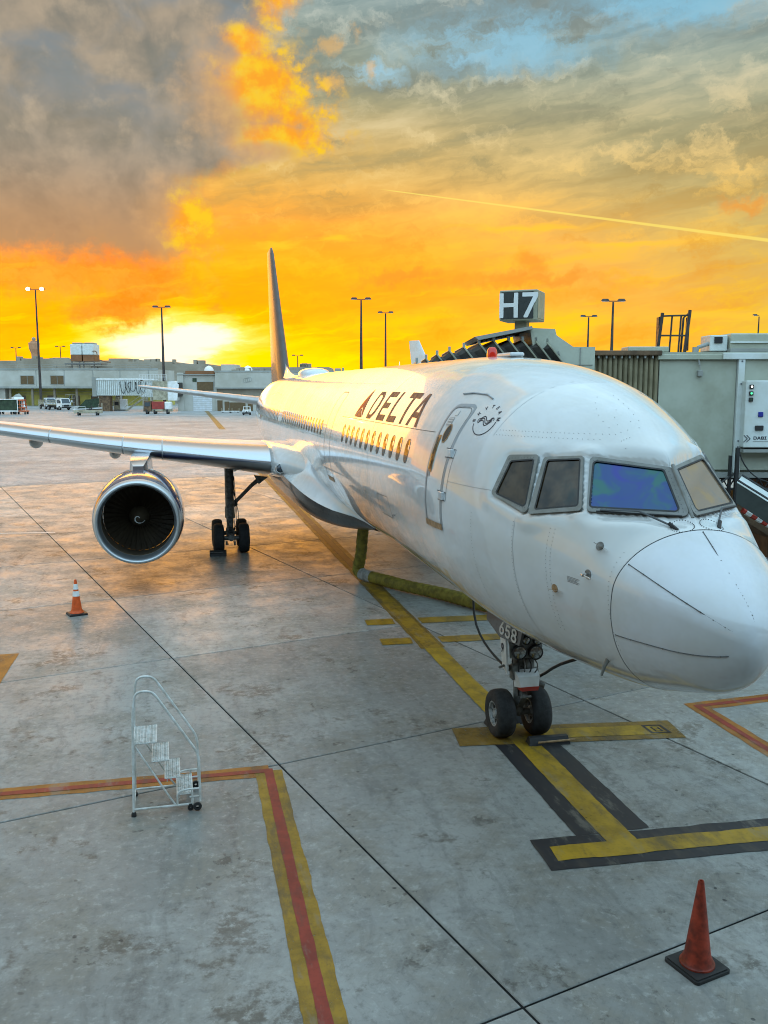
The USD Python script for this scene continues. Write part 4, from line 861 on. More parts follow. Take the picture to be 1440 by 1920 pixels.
dr = obj('nose_gear_door', hull([(-.46, .30, 2.2), (-.42, .30, 2.2), (-.46, -1.32, 2.24), (-.42, -1.32, 2.24), (-.50, .20, 1.93), (-.46, .20, 1.93), (-.49, -1.22, 1.88), (-.45, -1.22, 1.88), (-.50, -.4, 1.80), (-.46, -.4, 1.80)]), M['belly'], plane)
t6 = meshkit.text_mesh('658', .19, .004, bold=True); t6.apply_scale((.76 / t6.bounds[1][0], 1, 1)); obj('fleet_number', frame_map(t6, np.array([-.502, -.36, 1.865]), np.array([0.0, -1.0, .03]), np.array([.10, 0, 1.0]), np.array([-1.0, 0, .12])), M['signtext'], dr)
obj('nose_gear_door', hull([(.50, 1.15, 2.16), (.46, 1.15, 2.16), (.50, -1.28, 2.22), (.46, -1.28, 2.22), (.56, 1.0, 1.72), (.52, 1.0, 1.72), (.53, -1.2, 1.94), (.49, -1.2, 1.94)]), M['belly'], plane)

# ---------------------------------------------------------------- things on the stand
FH = np.array([math.sin(YAW), math.cos(YAW), 0.0]); RH = np.array([math.cos(YAW), -math.sin(YAW), 0.0])
def at(l, d, z=0.0): return EYE * [1, 1, 0] + RH * l + FH * d + (0, 0, z)

# the concourse the view is taken from: unseen, dark and tall to block skylight
cn = thing('concourse_building', 'unseen grey panelled concourse kept dark against skylight with a dark glazed band facing the stand', 'concourse', at(0, -1.2), -YAW, kind='structure')
obj('lower_wall', bx(-60, -14, 0, 60, 0, 3.9), M['facade'], cn); obj('floor_slab', bx(-60, -.2, 3.9, 60, .25, 4.3), M['trim'], cn); obj('upper_wall', bx(-60, -14, 8.4, 60, 0, 13.6), M['facade'], cn); obj('parapet', bx(-60, -.4, 13.6, 60, .3, 14.0), M['trim'], cn); obj('inner_wall', bx(-60, -14, 4.3, 60, -7, 8.4), M['walldark'], cn)
for k in range(40):
    obj('glazing', bx(-60 + 3 * k + .06, -.12, 4.35, -57 + 3 * k - .06, -.08, 8.38), M['glassdark'], cn); obj('mullion', bx(-60 + 3 * k - .06, -.2, 4.3, -60 + 3 * k + .06, .12, 8.4), M['trim'], cn)

# chocks
ck = thing('wheel_chock', 'black block chock in front of the main gear wheel', 'wheel chock', group='wheel chocks under the airliner', loc=(-4.14, 17.16, 0))
obj('block', hull([(-.28, -.09, .0), (.28, -.09, 0), (-.28, .12, 0), (.28, .12, 0), (-.28, -.05, .15), (.28, -.05, .15), (-.28, .03, .2), (.28, .03, .2)]), M['black'], ck); obj('grip_edge', bx(-.27, -.094, .125, .27, -.07, .145), M['steel'], ck)
ck = thing('wheel_chock', 'long black rubber chock with a wooden bar at the nose wheels', 'wheel chock', group='wheel chocks under the airliner', loc=(.16, -.45, 0), rz=-.05)
obj('rubber_bar', hull([(-.16, -.1, 0), (.52, -.1, 0), (-.16, .12, 0), (.52, .12, 0), (-.14, -.03, .12), (.50, -.03, .12), (-.14, .05, .12), (.5, .05, .12)]), M['black'], ck)
obj('wooden_bar', tube([(-.03, -.13, .075), (.60, -.10, .075)], .018, 8), M['brass'], ck)
ck = thing('wheel_chock', 'low black rubber chock behind the nose wheels', 'wheel chock', group='wheel chocks under the airliner', loc=(.12, .52, 0))
obj('rubber_bar', hull([(-.5, -.1, 0), (.4, -.1, 0), (-.5, .1, 0), (.4, .1, 0), (-.48, 0, .13), (.38, 0, .13)]), M['black'], ck)

# traffic cones
def cone(name_label, loc, rz, body, h, collars, s=1.0):
    t = thing('traffic_cone', name_label, 'traffic cone', loc, rz, group='traffic cones on the apron')
    b = Polygon([(-.19, -.19), (.19, -.19), (.19, .19), (-.19, .19)]).buffer(.035, join_style=1, quad_segs=3).buffer(-.0)
    ba = extr(b, .032); tp = extr(b.buffer(-.02), .012); tp.apply_translation((0, 0, .032)); obj('base', cat(ba, tp), M['black'], t)
    R = lambda z: np.interp(z, [.04, .05, .13, h], [.168, .165, .128, .028])
    obj('cone_body', lathe([(.0, .044), (.170, .045), (.168, .06), (.150, .075), (R(.10), .11), (R(.13), .13), (R(h * .5), h * .5), (R(h) * 1.03, h - .012), (R(h) * .8, h), (R(h) * .55, h - .004), (R(h) * .5, h - .06)], 'z', 36), body, t, 40)
    for z0, z1 in collars:
        obj('reflective_collar', lathe([(R(z0) + .001, z0 - .001), (R(z0) + .004, z0), (R(z1) + .004, z1), (R(z1) + .001, z1 + .001)], 'z', 36), M['conewhite'], t, 40)
    return t
cone('worn orange traffic cone without collars, shade put into its colour, nearest to the viewer', (-.46, -6.03, 0), .24, M['coneshade'], .91, [])
cone('bright orange traffic cone with two white collars, in front of the engine', (-7.95, 9.92, 0), .35, M['orange'], .89, [(.47, .60), (.645, .78)])

# rolling steps
ld = thing('rolling_steps', 'white rolling steps with handrails and four mesh treads', 'step ladder', (-5.6, -1.24, 0), .015)
y0, y1, xl, xr = -.31, .32, -.43, .44
for y in (y0, y1):
    obj('handrail', tube(bend([(xl, y, .06), (xl + .03, y, 1.40), (xl + .07, y, 1.71), (xl + .29, y, 1.71), (xr, y, .78), (xr, y, .12)], .13, 7), .017, 9), M['ladder'], ld, 50)
    obj('bottom_rail', tube([(xl, y, .09), (.34, y, .09)], .016, 8), M['ladder'], ld, 50)
    obj('step_support', tube(bend([(.14, y, .09), (.14, y, .26), (.24, y, .30), (xr, y, .30)], .09, 6), .014, 8), M['ladder'], ld, 50)
    obj('wheel_bracket', cat(tube([(.30, y, .19), (xr, y, .19)], .012, 6), tube([(.33, y, .30), (.33, y, .09)], .012, 6)), M['ladder'], ld)
    obj('stringer', tube([(-.38, y, .96), (.05, y, .20), (.12, y, .09)], .013, 6), M['ladder'], ld)
    obj('wheel', lathe([(.02, -.018), (.055, -.016), (.06, 0), (.055, .016), (.02, .018)], 'y', 18, (.40, y + (.03 if y > 0 else -.03), .06)), M['black'], ld, 40)
    obj('rubber_foot', lathe([(.0, .0), (.035, 0), (.032, .04), (.018, .06)], 'z', 12, (xl, y, 0)), M['black'], ld, 40)
    obj('caster', cat(lathe([(.012, -.015), (.04, -.014), (.04, .014), (.012, .015)], 'y', 14, (.31, y, .04)), bx(.29, y - .02, .05, .33, y + .02, .1)), M['black'], ld)
obj('cross_bar', cat(tube([(xl, y0, .09), (xl, y1, .09)], .016, 8), tube([(xl + .015, y0, .95), (xl + .015, y1, .95)], .012, 8), tube([(.34, y0, .09), (.34, y1, .09)], .014, 8)), M['ladder'], ld)
for k, (x0, x1, z) in enumerate(((-.40, -.11, 1.0), (-.17, .04, .735), (-.01, .18, .485), (.14, .34, .24))):
    t = [tube([(x0, y0, z), (x1, y0, z), (x1, y1, z), (x0, y1, z), (x0, y0, z)], .010, 5)]; n = 15
    for i in range(1, n): y = y0 + (y1 - y0) * i / n; t.append(bx(x0, y - .0035, z - .008, x1, y + .0035, z + .006))
    for i in range(1, 7): x = x0 + (x1 - x0) * i / 7; t.append(bx(x - .003, y0, z - .006, x + .003, y1, z + .004))
    for i in range(-3, n):
        a = (x0, y0 + (y1 - y0) * i / n); b = (x1, y0 + (y1 - y0) * (i + 4) / n); a = (a[0] + (x1 - x0) * max(0, (y0 - a[1])) / (b[1] - a[1]), max(a[1], y0)); b = (b[0] - (x1 - x0) * max(0, b[1] - y1) / ((y1 - y0) * 4 / n), min(b[1], y1))
        if b[0] - a[0] > .02: t.append(tube([(*a, z), (*b, z)], .004, 4))
    obj('tread', cat(t), M['ladder'], ld)
    obj('riser_edge', bx(x0 + .02, y0, z - .05, x0 + .03, y1, z - .012), M['ladder'], ld) if k else None

# preconditioned air hose and cable
hp = smoothpath([(-.05, 11.75, 2.15), (-.12, 12.0, 1.75), (-.16, 12.18, 1.2), (-.20, 12.3, .62), (-.22, 12.42, .26), (-.10, 12.15, .185), (.12, 11.70, .18), (.73, 10.50, .18), (1.47, 9.30, .18), (2.05, 8.1, .18), (2.9, 6.9, .18), (4.2, 6.1, .18), (6.2, 6.2, .2), (7.6, 6.9, .6), (8.0, 7.3, 3.3)], 150)
hd = np.r_[0, np.cumsum(np.linalg.norm(np.diff(hp, axis=0), axis=1))]; tt = np.arange(0, hd[-1], .028); hp = np.stack([np.interp(tt, hd, hp[:, k]) for k in range(3)], 1)
hr = .158 + .017 * np.abs(np.sin(np.pi * tt / .235)) ** .55 + .012 * (meshkit.noise(np.stack([tt * 1.7, tt * 0, tt * 0], 1), 3) - .5)
hr[tt < .9] *= np.interp(tt[tt < .9], [0, .25, .5, .9], [.72, .86, 1.0, .98])
hs = thing('air_hose', 'olive ribbed air hose hanging from the belly and running along the apron', 'air hose', (0, 0, 0))
k1, k2 = np.searchsorted(tt, 2.25), np.searchsorted(tt, 2.72)
obj('hanging_sleeve', tube(hp[:k1], hr[:k1], 20), M['hose'], hs, 60); obj('grey_band', tube(hp[k1 - 1:k2 + 1], hr[k1 - 1:k2 + 1], 20), M['hosegrey'], hs, 60); obj('ground_sleeve', tube(hp[k2:], hr[k2:], 20), M['hose'], hs, 60)
obj('belly_coupling', lathe([(.15, 0), (.15, .22)], 'z', 20, (-.05, 11.75, 2.0)), M['steel'], hs)
cb = smoothpath([(.45, 3.9, 2.15), (.35, 3.42, 1.45), (.35, 3.3, 1.08), (.35, 2.81, .80), (.35, 2.05, .67), (.35, 1.27, .66), (.35, .47, .80), (.36, -.03, .98), (.38, -.51, 1.27), (.6, -1.35, 1.70), (1.6, -1.9, 2.2), (3.2, -1.0, 2.8), (6.2, 4.2, 3.3), (8.6, 6.8, 3.6)], 70)
obj('power_cable', tube(cb, .024, 8), M['black'], None, 60); tag(stage.GetPrimAtPath('/World/power_cable'), 'black ground power cable looping past the nose gear', 'cable')

# ---------------------------------------------------------------- jet bridge docked behind the fuselage
B0 = at(6.0, 23.8); jb = thing('jet_bridge', 'grey-green passenger boarding bridge docked on the far side of the fuselage', 'jet bridge', B0, -YAW)
L = lambda l, d, z: (l - 6.0, d - 23.8, z)
def lb_(l0, d0, z0, l1, d1, z1, b=.0): return bx(l0 - 6, d0 - 23.8, z0, l1 - 6, d1 - 23.8, z1, b)
obj('tunnel_body', lb_(6.78, 22.42, 3.55, 16, 25.3, 6.40), M['bridge'], jb)
obj('side_panel', lb_(6.78, 22.34, 3.62, 8.68, 22.42, 6.34, .01), M['bridge'], jb)
obj('side_panel', lb_(8.86, 22.30, 3.62, 12.4, 22.42, 6.34, .01), M['bridge'], jb)
obj('side_panel', lb_(12.45, 22.30, 3.62, 15.9, 22.42, 6.34, .01), M['bridge'], jb)
obj('frame_post', lb_(8.69, 22.24, 3.56, 8.85, 22.42, 6.42, .01), M['bridgewhite'], jb)
ps = obj('post_bolts', cat([move(lathe([(0, -.01), (.02, -.01), (.02, .01), (0, .01)], 'y', 8), L(8.77, 22.235, z)) for z in (3.75, 4.2, 4.35, 5.75, 6.3)]), M['seam'], jb)
obj('top_rail', lb_(6.72, 22.26, 6.34, 8.3, 22.46, 6.47, .01), M['bridge'], jb); obj('top_rail', lb_(8.3, 22.22, 6.345, 16, 22.46, 6.50, .01), M['bridgewhite'], jb)
obj('roof', lb_(4.0, 22.3, 6.47, 16, 25.4, 6.52), M['bridge'], jb)
obj('bottom_beam', lb_(6.78, 22.30, 3.42, 16, 22.5, 3.56, .01), M['trim'], jb); obj('floor', lb_(6.78, 22.5, 3.40, 16, 25.3, 3.52), M['trim'], jb)
for k in range(13):
    a = 5.12 + .127 * k; obj('corrugated_panel', hull([L(a, 22.42, 3.5), L(a + .045, 22.34, 3.5), L(a + .105, 22.34, 3.5), L(a + .122, 22.42, 3.5), L(a, 22.42, 6.44), L(a + .045, 22.34, 6.44), L(a + .105, 22.34, 6.44), L(a + .122, 22.42, 6.44)]), M['corr'], jb)
obj('corrugated_backing', lb_(5.0, 22.43, 3.5, 6.78, 25.2, 6.44), M['corr'], jb)
obj('eave', lb_(4.9, 22.22, 6.44, 6.80, 25.3, 6.56, .015), M['brown'], jb)
for k in range(9): obj('eave_bracket', lb_(5.05 + .19 * k, 22.26, 6.37, 5.09 + .19 * k, 22.34, 6.44), M['trim'], jb)
# control cabinet
cbx = obj('control_cabinet', lb_(8.80, 21.98, 4.20, 11.2, 22.28, 5.83, .02), M['bridgewhite'], jb)
for z, mt in ((5.68, 'lampwhite'), (5.52, 'lampgreen'), (5.37, 'green')):
    obj('indicator', lb_(8.87, 21.94, z - .05, 8.97, 21.985, z + .05, .01), M['black'], cbx); obj('indicator_light', move(lathe([(0, -.005), (.025, -.003), (.03, .01)], 'y', 12), L(8.92, 21.938, z)), M[mt], cbx)
obj('blue_button', lb_(9.12, 21.95, 4.95, 9.24, 21.985, 5.07, .01), M['blue'], cbx); obj('black_socket', lb_(9.06, 21.94, 4.62, 9.26, 21.985, 4.74, .01), M['black'], cbx)
for k in (0, 1): obj('chevron_logo', cat(*[tube([L(8.80 + .07 * k, 21.975, 4.42 + s_ * .085), L(8.89 + .07 * k, 21.975, 4.42)], .009, 5) for s_ in (1, -1)]), M['text'], cbx)
t_ = meshkit.text_mesh('DABI', .072, .004, bold=True); t_.apply_scale((1.35, 1, 1)); obj('maker_lettering', frame_map(t_, np.array(L(9.03, 21.978, 4.40)), np.array([1.0, 0, 0]), np.array([0, 0, 1.0]), np.array([0, -1.0, 0])), M['text'], cbx)
obj('small_print', lb_(9.03, 21.976, 4.345, 9.5, 21.98, 4.36), M['trim'], cbx)
obj('cabinet_sill', lb_(8.82, 22.0, 4.08, 11.2, 22.3, 4.16), M['trim'], jb)
obj('conduit', cat(tube([L(7.74, 22.28, 6.3), L(7.76, 22.26, 6.08)], .012, 6), lb_(7.70, 22.22, 5.93, 7.82, 22.34, 6.08, .015), tube([L(7.72, 22.3, 6.40), L(7.73, 22.27, 6.2)], .02, 6)), M['trim'], jb)
# leg, cable, slide, wheel carriage
obj('support_leg', cat(lb_(8.62, 21.9, 2.6, 8.70, 22.0, 4.2), lb_(8.50, 22.0, 2.2, 8.56, 22.1, 4.0)), M['black'], jb)
obj('drop_cable', tube(smoothpath([L(8.72, 22.0, 4.12), L(8.85, 21.95, 3.78), L(9.25, 21.9, 3.42), L(9.8, 21.9, 3.36), L(10.6, 21.9, 3.6)], 20), .016, 6), M['black'], jb)
obj('under_truss', cat(*[tube([L(8.2 + .3 * k, 22.4, 3.40), L(8.35 + .3 * k, 22.4, 3.15), L(8.5 + .3 * k, 22.4, 3.40)], .022, 6) for k in range(10)], tube([L(7.2, 22.4, 3.14), L(12, 22.4, 3.14)], .03, 6), tube([L(7.2, 22.4, 3.40), L(12, 22.4, 3.40)], .03, 6)), M['black'], jb)
S0, S1 = np.array(L(8.11, 20.5, 3.48)), np.array(L(9.91, 19.6, 2.27)); S2 = np.array([.5, .95, .06])
sl = obj('baggage_slide', hull([S0, S1, S0 + S2, S1 + S2, S0 - (0, 0, .45), S1 - (0, 0, .5), S0 + S2 - (0, 0, .45), S1 + S2 - (0, 0, .5)]), M['slidedark'], jb)
obj('slide_bed', hull([S0 + (0, 0, .012), S1 + (0, 0, .012), S0 + S2 + (0, 0, .012), S1 + S2 + (0, 0, .012), S0 + (0, 0, .03), S1 + (0, 0, .03), S0 + S2 + (0, 0, .03), S1 + S2 + (0, 0, .03)]), M['bridgewhite'], sl)
for q in (.12, .9): obj('slide_rail', tube([S0 + S2 * q + (0, 0, .05), S1 + S2 * q + (0, 0, .05)], .03, 6), M['black'], sl)
obj('wheel_carriage', cat(lb_(10.0, 23.0, .6, 10.5, 24.6, 3.45, .03), lb_(9.4, 22.6, .35, 11.1, 25.0, .75, .03)), M['brown'], jb)
for d_ in (22.75, 24.85): obj('carriage_wheel', lathe([(.1, -.18), (.42, -.18), (.5, -.1), (.5, .1), (.42, .18), (.1, .18)], 'x', 28, L(10.2, d_, .5)), M['rubber'], jb, 40)
hz0, hz1 = np.array(L(9.05, 22.4, 2.62)), np.array(L(10.9, 22.2, 1.60)); hz = obj('hazard_bar', cat(tube([hz0, hz1], .10, 8)), M['hazardred'], jb)
for k in range(7):
    p = hz0 + (hz1 - hz0) * (k + .3) / 7; q = hz0 + (hz1 - hz0) * (k + .8) / 7; obj('white_stripe', tube([p, q], .104, 8), M['conewhite'], hz)
obj('carriage_housing', hull([L(8.7, 22.8, 2.9), L(11, 22.8, 2.9), L(8.9, 22.8, 2.5), L(11, 22.8, 1.2), L(8.7, 24.4, 2.9), L(11, 24.4, 2.9), L(8.9, 24.4, 2.4), L(11, 24.4, 1.2)]), M['brown'], jb)
# roof units
ac = obj('roof_air_unit', lb_(8.16, 22.8, 6.56, 8.60, 23.5, 6.96, .02), M['bridgewhite'], jb); obj('unit_grille', lb_(8.26, 22.77, 6.76, 8.46, 22.81, 6.91), M['black'], ac)
obj('roof_duct', lb_(8.64, 22.7, 6.60, 13.5, 23.7, 7.0, .03), M['bridge'], jb); obj('duct_ledge', lb_(8.60, 22.6, 6.53, 13.5, 23.8, 6.62, .01), M['trim'], jb); obj('duct_flashing', lb_(8.62, 22.66, 6.76, 13.5, 22.70, 6.80), M['bridgewhite'], jb)
obj('roof_pipe', cat(tube([L(7.86, 22.9, 6.52), L(7.9, 22.9, 6.66), L(8.16, 22.9, 6.75)], .05, 8), lb_(7.72, 22.7, 6.53, 7.80, 22.8, 6.66)), M['trim'], jb)
obj('roof_hatch', lb_(6.25, 23.3, 6.56, 7.3, 24.0, 6.70, .02), M['bridge'], jb)
# cab and canopy
obj('cab', loft([np.array([L(4.18, d_, 3.5), L(3.55, d_, 7.10), L(4.16, d_, 7.07), L(4.20, d_, 6.92), L(4.62, d_, 6.64), L(5.15, d_, 6.64), L(5.15, d_, 3.5)]) for d_ in (22.2, 25.2)], True, True), M['bridge'], jb)
obj('cab_seam', cat(lb_(4.78, 22.185, 5.6, 4.80, 22.2, 6.62), lb_(4.2, 22.185, 6.20, 5.1, 22.2, 6.215)), M['trim'], jb)
obj('canopy_visor', hull([L(2.20, 22.1, 6.88), L(2.20, 25.3, 6.88), L(3.56, 22.0, 7.13), L(3.56, 25.3, 7.13), L(2.30, 22.1, 6.80), L(2.30, 25.3, 6.80), L(3.60, 22.0, 7.06), L(3.60, 25.3, 7.06)]), M['trim'], jb)
for i, ch in enumerate('ABR'):
    t_ = meshkit.text_mesh(ch, .10, .004, bold=True); obj('letter_' + ch.lower(), frame_map(t_, np.array(L(4.20, 22.19, 6.44 - .15 * i)), np.array([1.0, 0, 0]), np.array([0, 0, 1.0]), np.array([0, -1.0, 0])), M['trim'], jb)
tops = [(.80, 6.28), (1.03, 6.36), (1.30, 6.46), (1.60, 6.55), (1.95, 6.64), (2.32, 6.73), (2.68, 6.78), (3.04, 6.80), (3.38, 6.79), (3.70, 6.77), (3.98, 6.74)]
bots = [(2.75 + .12 * k, 4.3) for k in range(len(tops))]
def hoop(k, ins=0.0):
    (a, z), (b, zb) = tops[k], bots[k]
    return [L(b, 22.05 + ins, zb), L(a + .42, 22.05 + ins, z - .55), L(a + .06, 22.05 + ins, z - .10 - ins), L(a, 22.2 + ins, z - ins), L(a, 25.0 - ins, z - ins), L(a + .06, 25.15 - ins, z - .1), L(b, 25.15 - ins, zb)]
for k in range(len(tops)):
    obj('canopy_rib', tube(hoop(k), .022, 6), M['signframe'], jb); obj('rib_clip', bx(tops[k][0] - 6.03, 22.2 - 23.8, tops[k][1], tops[k][0] - 5.97, 22.3 - 23.8, tops[k][1] + .10), M['trim'], jb)
for k in range(len(tops) - 1):
    A, Bq = np.array(hoop(k, .02)), np.array(hoop(k + 1, .02)); C = (A + Bq) / 2 - [(0, -.10, 0)] * 3 + [(0, 0, 0)] if False else (A + Bq) / 2 + np.array([(0, .12, 0), (0, .12, 0), (0, .10, -.05), (0, .05, -.10), (0, -.05, -.10), (0, -.12, 0), (0, -.12, 0)])
    obj('canopy_fold', loft([A, C, Bq], False), M['bellows'], jb)
# roof cage
cg = obj('roof_cage', cat(tube([L(7.02, 23.4, 6.5), L(7.12, 23.4, 7.55)], .045, 6), tube([L(7.72, 23.4, 6.5), L(7.82, 23.4, 7.62)], .045, 6), tube([L(7.08, 23.7, 6.5), L(7.14, 23.7, 7.45)], .03, 6), tube([L(7.72, 23.7, 6.5), L(7.76, 23.7, 7.45)], .03, 6)), M['mast'], jb)
obj('cage_rail', cat(tube([L(7.10, 23.4, 7.47), L(7.78, 23.4, 7.49)], .025, 6), tube([L(7.08, 23.4, 6.98), L(7.76, 23.4, 6.98)], .025, 6), tube([L(7.12, 23.4, 7.5), L(7.14, 23.7, 7.45)], .02, 6), tube([L(7.8, 23.4, 7.55), L(7.76, 23.7, 7.45)], .02, 6)), M['mast'], cg)
for a in (7.33, 7.56): obj('cage_bar', tube([L(a, 23.4, 6.5), L(a + .04, 23.4, 7.47)], .024, 6), M['mast'], cg)
for a in (7.0, 7.76): obj('mesh_panel', lb_(a + .04, 23.42, 6.6, a + .07, 23.62, 7.45), M['mast'], cg)
# gate sign
gs = thing('gate_sign', 'boxed gate sign reading H7 above the boarding bridge cab', 'gate sign', at(3.66, 24.25, 7.05), -YAW - math.radians(22))
obj('sign_post', bx(-.16, -.16, -.05, .16, .16, .36, .01), M['signframe'], gs)
sg = obj('sign_box', bx(-.50, -.46, .34, .50, .46, 1.12, .02), M['signframe'], gs)
for rz in (0, math.pi): 
    obj('sign_panel', move(bx(-.45, -.475, .385, .40, -.462, 1.075), rz=rz), M['signface'], sg)
    t_ = meshkit.text_mesh('H7', .60, .006, bold=True); t_.apply_scale((.98, 1, 1)); w_ = t_.bounds[1][0]
    obj('gate_lettering', move(frame_map(t_, np.array([-w_ / 2 - .02, -.476, .43]), np.array([1.0, 0, 0]), np.array([0, 0, 1.0]), np.array([0, -1.0, 0])), rz=rz), M['signtext'], sg)
obj('sign_side', bx(.505, -.40, .40, .512, .40, 1.06), M['signframe'], sg)

# ---------------------------------------------------------------- far side of the field
def fb(name, label, cat_, l, d, **k): return thing(name, label, cat_, at(l, d), -YAW, **k)
tl = fb('terminal_building', 'long low grey terminal wing with brown paired windows on the far left', 'terminal', -110, 285)
obj('upper_wall', bx(-45, 0, 5.75, 39, 22, 11.35), M['wall'], tl); obj('lower_wall', bx(-45, 5, 0, 39, 22, 5.6), M['walllityellow'], tl); obj('lower_bay', bx(-45, .2, 0, -9.5, 5, 5.6), M['wall'], tl)
obj('canopy_slab', bx(-45, -1.2, 5.5, 38, .0, 6.1), M['trim'], tl); obj('parapet', bx(-45, -.12, 11.2, 39, .3, 11.75), M['trim'], tl)
for x in (-21, -12.5, .6, 9.5, 18.5, 27, 36): obj('wall_joint', bx(x - .08, -.06, 6.1, x + .08, .05, 11.2), M['trim'], tl)
for x0 in (-4.35, 5.05, -18.5, -32):
    w = obj('window', bx(x0, -.12, 6.65, x0 + 4.4, .1, 9.55), M['trim'], tl)
    for q in (.18, 2.28): obj('pane', bx(x0 + q, -.18, 6.85, x0 + q + 1.94, -.125, 9.35), M['winbrown'], w)
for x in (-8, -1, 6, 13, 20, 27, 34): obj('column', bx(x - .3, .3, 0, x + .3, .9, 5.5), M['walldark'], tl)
for x, w_ in ((-6.5, 1.6), (2, 3), (10, 2.4), (16, 3.6), (24, 2.2)): obj('doorway', bx(x, 4.9, 0, x + w_, 5.05, 3.2), M['winbrown'], tl)
for z in (3.6, 4.5): obj('wall_pipe', bx(-8, 4.85, z, 38, 4.98, z + .12), M['trim'], tl)
rl = obj('roof_railing', cat(*[bx(-40, 2, z, 36, 2.08, z + .09) for z in (12.3, 12.9)], *[bx(x, 2, 11.7, x + .09, 2.08, 12.95) for x in np.arange(-40, 36.5, 3.8)]), M['trim'], tl)
for i, x in enumerate((-36, -24, 4, 17)): obj('rooftop_pipe', cat(bx(x, 3, 12.0, x + 7, 3.3, 12.3), bx(x + 2, 3, 11.6, x + 2.3, 3.3, 12.3)), M['walldark'], tl)
rb = fb('rear_concourse', 'higher concourse roofline running behind the far terminal wings', 'terminal', -95, 330)
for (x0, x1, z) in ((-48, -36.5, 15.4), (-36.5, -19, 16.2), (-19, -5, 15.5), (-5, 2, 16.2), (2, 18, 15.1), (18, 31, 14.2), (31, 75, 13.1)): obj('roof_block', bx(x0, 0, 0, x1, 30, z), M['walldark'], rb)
for i in range(26):
    x = RNG.uniform(-40, 70); z = np.interp(x, [-48, -19, 18, 75], [15.6, 15.8, 14.8, 13.0]); w_ = RNG.uniform(.5, 2.6); obj('roof_vent', bx(x, 1, z - .5, x + w_, 4, z + RNG.uniform(.5, 1.5)), M['walldark'], rb)
ctw = fb('cooling_tower', 'white rooftop cooling unit with louvred base on the far left terminal', 'cooling tower', -94.6, 288)
for x in (0, 3.8):
    u = obj('fan_housing', bx(-3.7 + x, -3, 15.9, -.15 + x, 3, 19.2, .12), M['bridgewhite'], ctw); obj('housing_cap', bx(-3.2 + x, -2.4, 19.2, -.6 + x, 2.4, 19.7, .1), M['trim'], u)
    obj('louvre', bx(-3.6 + x, -2.9, 13.9, -.2 + x, 2.9, 15.85), M['roofbrown'], ctw)
for x in (-3.6, -1.2, .1, 3.4): obj('leg', bx(x, -2.8, 11.3, x + .3, -2.4, 13.9), M['steel'], ctw)
obj('water_pipe', tube(bend([(3.4, -3.2, 17.0), (4.6, -3.2, 17.0), (5.0, -3.2, 14.4), (7.5, -3.2, 13.7), (9, -3.2, 13.6)], .6), .16, 8), M['roofbrown'], ctw); obj('roof_frame', bx(-5.5, -3.4, 12.9, 6, 3.2, 13.3), M['steel'], ctw)
ct = fb('control_tower', 'slim control tower with a wide glazed cab on the horizon', 'control tower', -230.5, 600)
obj('shaft', lathe([(2.1, 0), (2.0, 26), (2.1, 28), (3.3, 31)], 'z', 12), M['towerpink'], ct); obj('cab', lathe([(3.3, 31), (3.6, 34.5), (3.5, 35), (2.2, 35.4), (2.2, 36.2), (0, 36.6)], 'z', 12), M['towerpink'], ct)
obj('radar_ball', trimesh.creation.icosphere(2, 1.3).apply_translation((0, 0, 37.4)), M['walldark'], ct)

mb = fb('terminal_building', 'tan terminal block with roller door and brown window behind the far wing tip', 'terminal', -44, 222)
obj('wall', bx(-5.2, 0, 0, 3, 18, 8.9), M['wall'], mb); obj('roof_band', bx(-4.6, -.2, 8.9, 2.4, 18, 9.75), M['roofbrown'], mb); obj('pier', bx(-6.6, -.4, 0, -5.1, 18, 9.3), M['wall'], mb); obj('coping', bx(-6.8, -.5, 8.75, 3.2, -.05, 8.95), M['trim'], mb)
sh = obj('roller_door', bx(-2.9, -.10, 0, 1.75, .05, 4.6), M['shutter'], mb)
for k in range(9): obj('shutter_rib', bx(-2.85, -.13, .4 + .48 * k, 1.7, -.105, .44 + .48 * k), M['trim'], sh)
w = obj('window', bx(-1.9, -.12, 4.85, 2.25, .05, 7.15), M['trim'], mb); obj('pane', bx(-1.8, -.16, 4.95, 2.15, -.125, 7.05), M['winbrown'], w)
obj('green_sign', bx(-2.9, -.12, 7.1, -1.9, .0, 8.0), M['green'], mb)
mr = fb('terminal_building', 'plain grey terminal block with overhanging upper wall beside the airliner tail', 'terminal', -35, 221)
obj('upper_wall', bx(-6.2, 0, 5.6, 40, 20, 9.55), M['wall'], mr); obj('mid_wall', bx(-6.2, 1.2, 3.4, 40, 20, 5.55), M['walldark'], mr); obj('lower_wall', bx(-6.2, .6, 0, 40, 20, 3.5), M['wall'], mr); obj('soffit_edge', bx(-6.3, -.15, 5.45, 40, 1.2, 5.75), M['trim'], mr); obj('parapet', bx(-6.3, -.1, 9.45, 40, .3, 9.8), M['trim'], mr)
for x, w_, h in ((-5.9, 1.3, 2.6), (-4.1, 1.1, 2.3), (-2.9, 3.9, 2.1), (1.6, 1.2, 2.3)): obj('doorway', bx(x, .5, 0, x + w_, .65, h), M['winbrown'], mr)
obj('penthouse', bx(-6.1, 8, 9.5, -2.8, 18, 11.5), M['wall'], mr)
for i in range(14):
    x = RNG.uniform(-3, 30); obj('roof_vent', bx(x, 4, 9.5, x + RNG.uniform(.3, 1.6), 6, 9.9 + RNG.uniform(.2, .7)), M['walldark'], mr)
obj('wall_emblem', cat(*[lathe([(.5, -.02), (.58, -.02), (.58, .02), (.5, .02)], 'y', 18, (1.2 + .5 * k, -.02, 7.4 + .12 * k)) for k in range(3)]), M['trim'], mr)
